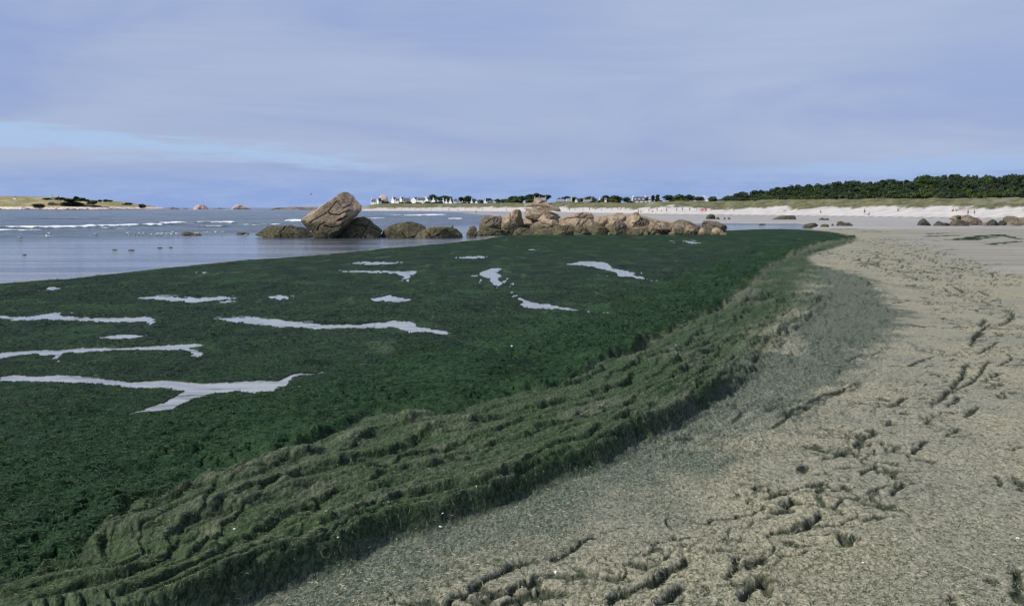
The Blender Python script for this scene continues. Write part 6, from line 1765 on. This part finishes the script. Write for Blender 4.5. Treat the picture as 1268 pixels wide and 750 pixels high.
for (x_, y_) in [(158, 291), (161, 291.6), (168, 292), (173, 291), (178, 291.4), (187, 292.4), (195, 291.6), (196, 291), (201, 291.2), (208, 291.4), (211, 291), (214, 291.8), (216, 289),
                 (200.5, 291.4), (214.8, 289.6), (220, 291.2), (243, 291), (244.6, 290.4), (251.6, 290.2), (257, 290), (262, 290), (267.6, 289.2), (276, 289.2)]:
    gull(x_, y_, LG, s=0.7, group='flock of white gulls in the shallow water')
for k, (x_, y_, lb) in enumerate([(305, 292.8, 'white gull standing left of the low dark weedy rock'), (354, 292.6, 'white gull at the foot of the low dark weedy rock')]): gull(x_, y_, lb, s=0.7)
# flying gull
e = empty('gull', tuple(float(v) for v in at_depth(385, 240.4, 85)), 0.9); e.rotation_euler = (0, math.radians(-35), 0.5); e.scale = (.62, .62, .62)
tag(e, 'dark gull flying with spread wings above the leaning boulder', 'bird')
o = bpy.data.objects.new('body', g_body.copy()); o.parent = e; o.location = (0, 0, -.22); col.objects.link(o); o.data.materials.clear(); o.data.materials.append(M_gwing)
for s_g in (-1, 1):
    wm = skinned('wing', [(0, 0, 0), (s_g * .24, -.03, .08), (s_g * .50, .04, .02)], [(0, 1), (1, 2)], [.05, .045, .012], M_gwing)
    for v in wm.vertices: v.co.z = v.co.z * .5
    o = bpy.data.objects.new('wing', wm); o.parent = e; o.location = (s_g * .06, 0, 0.02); col.objects.link(o)

# ------------------------------------------------------------------ shell fragments
M_shell = simple('bleached shell', (0.80, 0.79, 0.75), 0.5, 0.08, 20)
def shell_mesh(seed):
    r = random.Random(seed); n = 9; bm = bmesh.new()
    ctr = bm.verts.new((0, 0, .35)); ring = []; ring0 = []
    for k in range(n):
        a = math.pi * (k / (n - 1)) * 1.5 + .2; rr = r.uniform(.85, 1.1)
        ring.append(bm.verts.new((math.cos(a) * rr, math.sin(a) * rr, 0))); ring0.append(bm.verts.new((math.cos(a) * rr * .6, math.sin(a) * rr * .6, .28)))
    for k in range(n - 1):
        bm.faces.new((ring[k], ring[k + 1], ring0[k + 1], ring0[k])); bm.faces.new((ring0[k], ring0[k + 1], ctr))
    geom = bmesh.ops.solidify(bm, geom=bm.faces[:], thickness=.08)
    me = bpy.data.meshes.new('shell'); bm.to_mesh(me); bm.free(); me.materials.append(M_shell); return me
SH = [shell_mesh(k) for k in range(4)]
SHELLS = [(548, 637, 'white shell standing upright on the dark face of the seaweed bank'), (545.5, 652.5, 'white shell at the foot of the bank below the upright one'), (591, 603, 'white shell pair fragment on the top fold of the bank'), (689, 709, 'white chip on the crust in the torn wrinkles'),
          (404, 634, 'white chip in the green folds of the bank'), (481, 622, 'small white chip on a bank fold, middle'), (364, 696, 'white chip low on the twisted front folds'), (419, 668, 'pale chip on the front folds of the bank'), (306, 711, 'bright white chip near the bottom left folds'),
          (290, 655, 'small bright chip on the second roll of the bank'), (837, 428, 'white chip on smooth green wrack beside the mat'), (634, 428.5, 'white chip by the mat lip') , (558, 682, 'pale shell bit lying on stained crust below the bank'), (1260, 667, 'white chip on dry crust near the right edge'),
          (1069, 697, 'white chip on dry crust below the big footprint'), (745, 503, 'pale shell bit among bank wrinkles')]
for k, (px, py, lb) in enumerate(SHELLS):
    dx, dy, dz = ray(px, py)
    ys = np.linspace(4, 30, 4000); g_ = ground_h(float(dx / dy) * ys, ys); line = EYE + float(dz / dy) * ys
    j = int(np.argmax(g_ >= line))
    s_c = random.uniform(.007, .011) * (1 + ys[j] / 20)
    o = bpy.data.objects.new('shell_fragment', SH[k % 4]); o.location = (float(dx / dy) * ys[j], ys[j], g_[j] + .004)
    o.rotation_euler = (random.uniform(-.5, .9), random.uniform(-.5, .5), random.uniform(0, 6.28)); o.scale = (s_c,) * 3
    col.objects.link(o); tag(o, lb, 'shell', 'bits of white shell on the weed')

# ------------------------------------------------------------------ loose strands: stuff nobody could count
def strands(name, cand, n, length, width, tones, lift, label, cat, dirn=(0.55, 0.83), spread=0.9, curl=0.5, up=0.15):
    c = rng.choice(cand, size=n, replace=True)
    x = XX[c] + rng.normal(size=n) * 0.03; y = YY[c] + rng.normal(size=n) * 0.05
    z = ground_h(x, y) + lift
    a = math.atan2(dirn[1], dirn[0]) + rng.normal(size=n) * spread
    k = 1 + y / 22
    L_ = length * rng.uniform(.4, 1.6, n) * k; w_ = width * rng.uniform(.6, 1.5, n) * k
    t = np.stack([np.cos(a), np.sin(a), rng.normal(size=n) * up], 1)
    b = rng.normal(size=n) * curl
    t2_ = np.stack([np.cos(a + b), np.sin(a + b), rng.normal(size=n) * up], 1)
    s = np.stack([-np.sin(a), np.cos(a), rng.normal(size=n) * .5], 1)
    p1 = np.stack([x, y, z], 1); p0 = p1 - t * L_[:, None] / 2; p2 = p1 + t2_ * L_[:, None] / 2
    for q in (p0, p2): q[:, 2] = np.maximum(q[:, 2], ground_h(q[:, 0], q[:, 1]) + lift * .5)
    p1[:, 2] += rng.uniform(0, 1, n) * width * 1.5
    W_ = s * w_[:, None] / 2
    v = np.stack([p0 - W_ * .3, p0 + W_ * .3, p1 - W_, p1 + W_, p2 - W_ * .3, p2 + W_ * .3], 1).reshape(-1, 3)
    i0 = np.arange(n)[:, None] * 6
    f = np.concatenate([i0 + np.array([0, 1, 3, 2]), i0 + np.array([2, 3, 5, 4])], 0)
    o = mesh_np(name, v, f, M_strand, smooth=False)
    attr(o, 'tone', np.repeat(rng.uniform(tones[0], tones[1], n), 6))
    tag(o, label, cat, kind='stuff')
    return o
infr = (np.abs(U) < 0.56) & (YY > 4.0) & (YY < 17)
cs = np.where(infr & (crustm > 0.6) & (pit_shade < 0.3) & (rng.random(N) > stain * 0.75))[0]
cb = np.where(infr & (m_bank > 0.5))[0]
cm = np.where(infr & (m_mat > 0.6) & (YY < 20))[0]
if STR: strands('dried_algae_strands', cs, 34000, .022, .0020, (.62, 1.0), .003, 'loose bleached algae strands on the sand crust', 'algae')
if STR: strands('dark_algae_strands', cs, 16000, .030, .0028, (.05, .40), .003, 'dark algae strands strewn over the sand crust', 'algae')
if STR: strands('wrack_strands', cb, 22000, .020, .0016, (.15, .72), .004, 'tangled green and straw strands on the seaweed bank', 'seaweed', up=.12, spread=.8)
if STR: strands('green_algae_tufts', cm, 50000, .028, .004, (.0, .20), .002, 'short fresh green algae tufts standing in the mat', 'algae', spread=2.5, up=.4)
cm2 = np.where((np.abs(U) < 0.56) & (YY > 13) & (YY < 45) & (m_mat > 0.6) & (wet < 0.75))[0]
cm2 = cm2[rng.random(len(cm2)) < (np.exp(-np.clip(d_mat[cm2] - 1, 0, 99) / 9.0) + 0.25) * sm(13, 24, YY[cm2]) * (1 - sm(32, 45, YY[cm2]))]
if STR: strands('algae_clumps', cm2, 26000, .036, .006, (.0, .20), .004, 'tufted surface of fresh green algae further out in the mat', 'algae', spread=2.5, up=.5)
print('objects', len(bpy.data.objects))
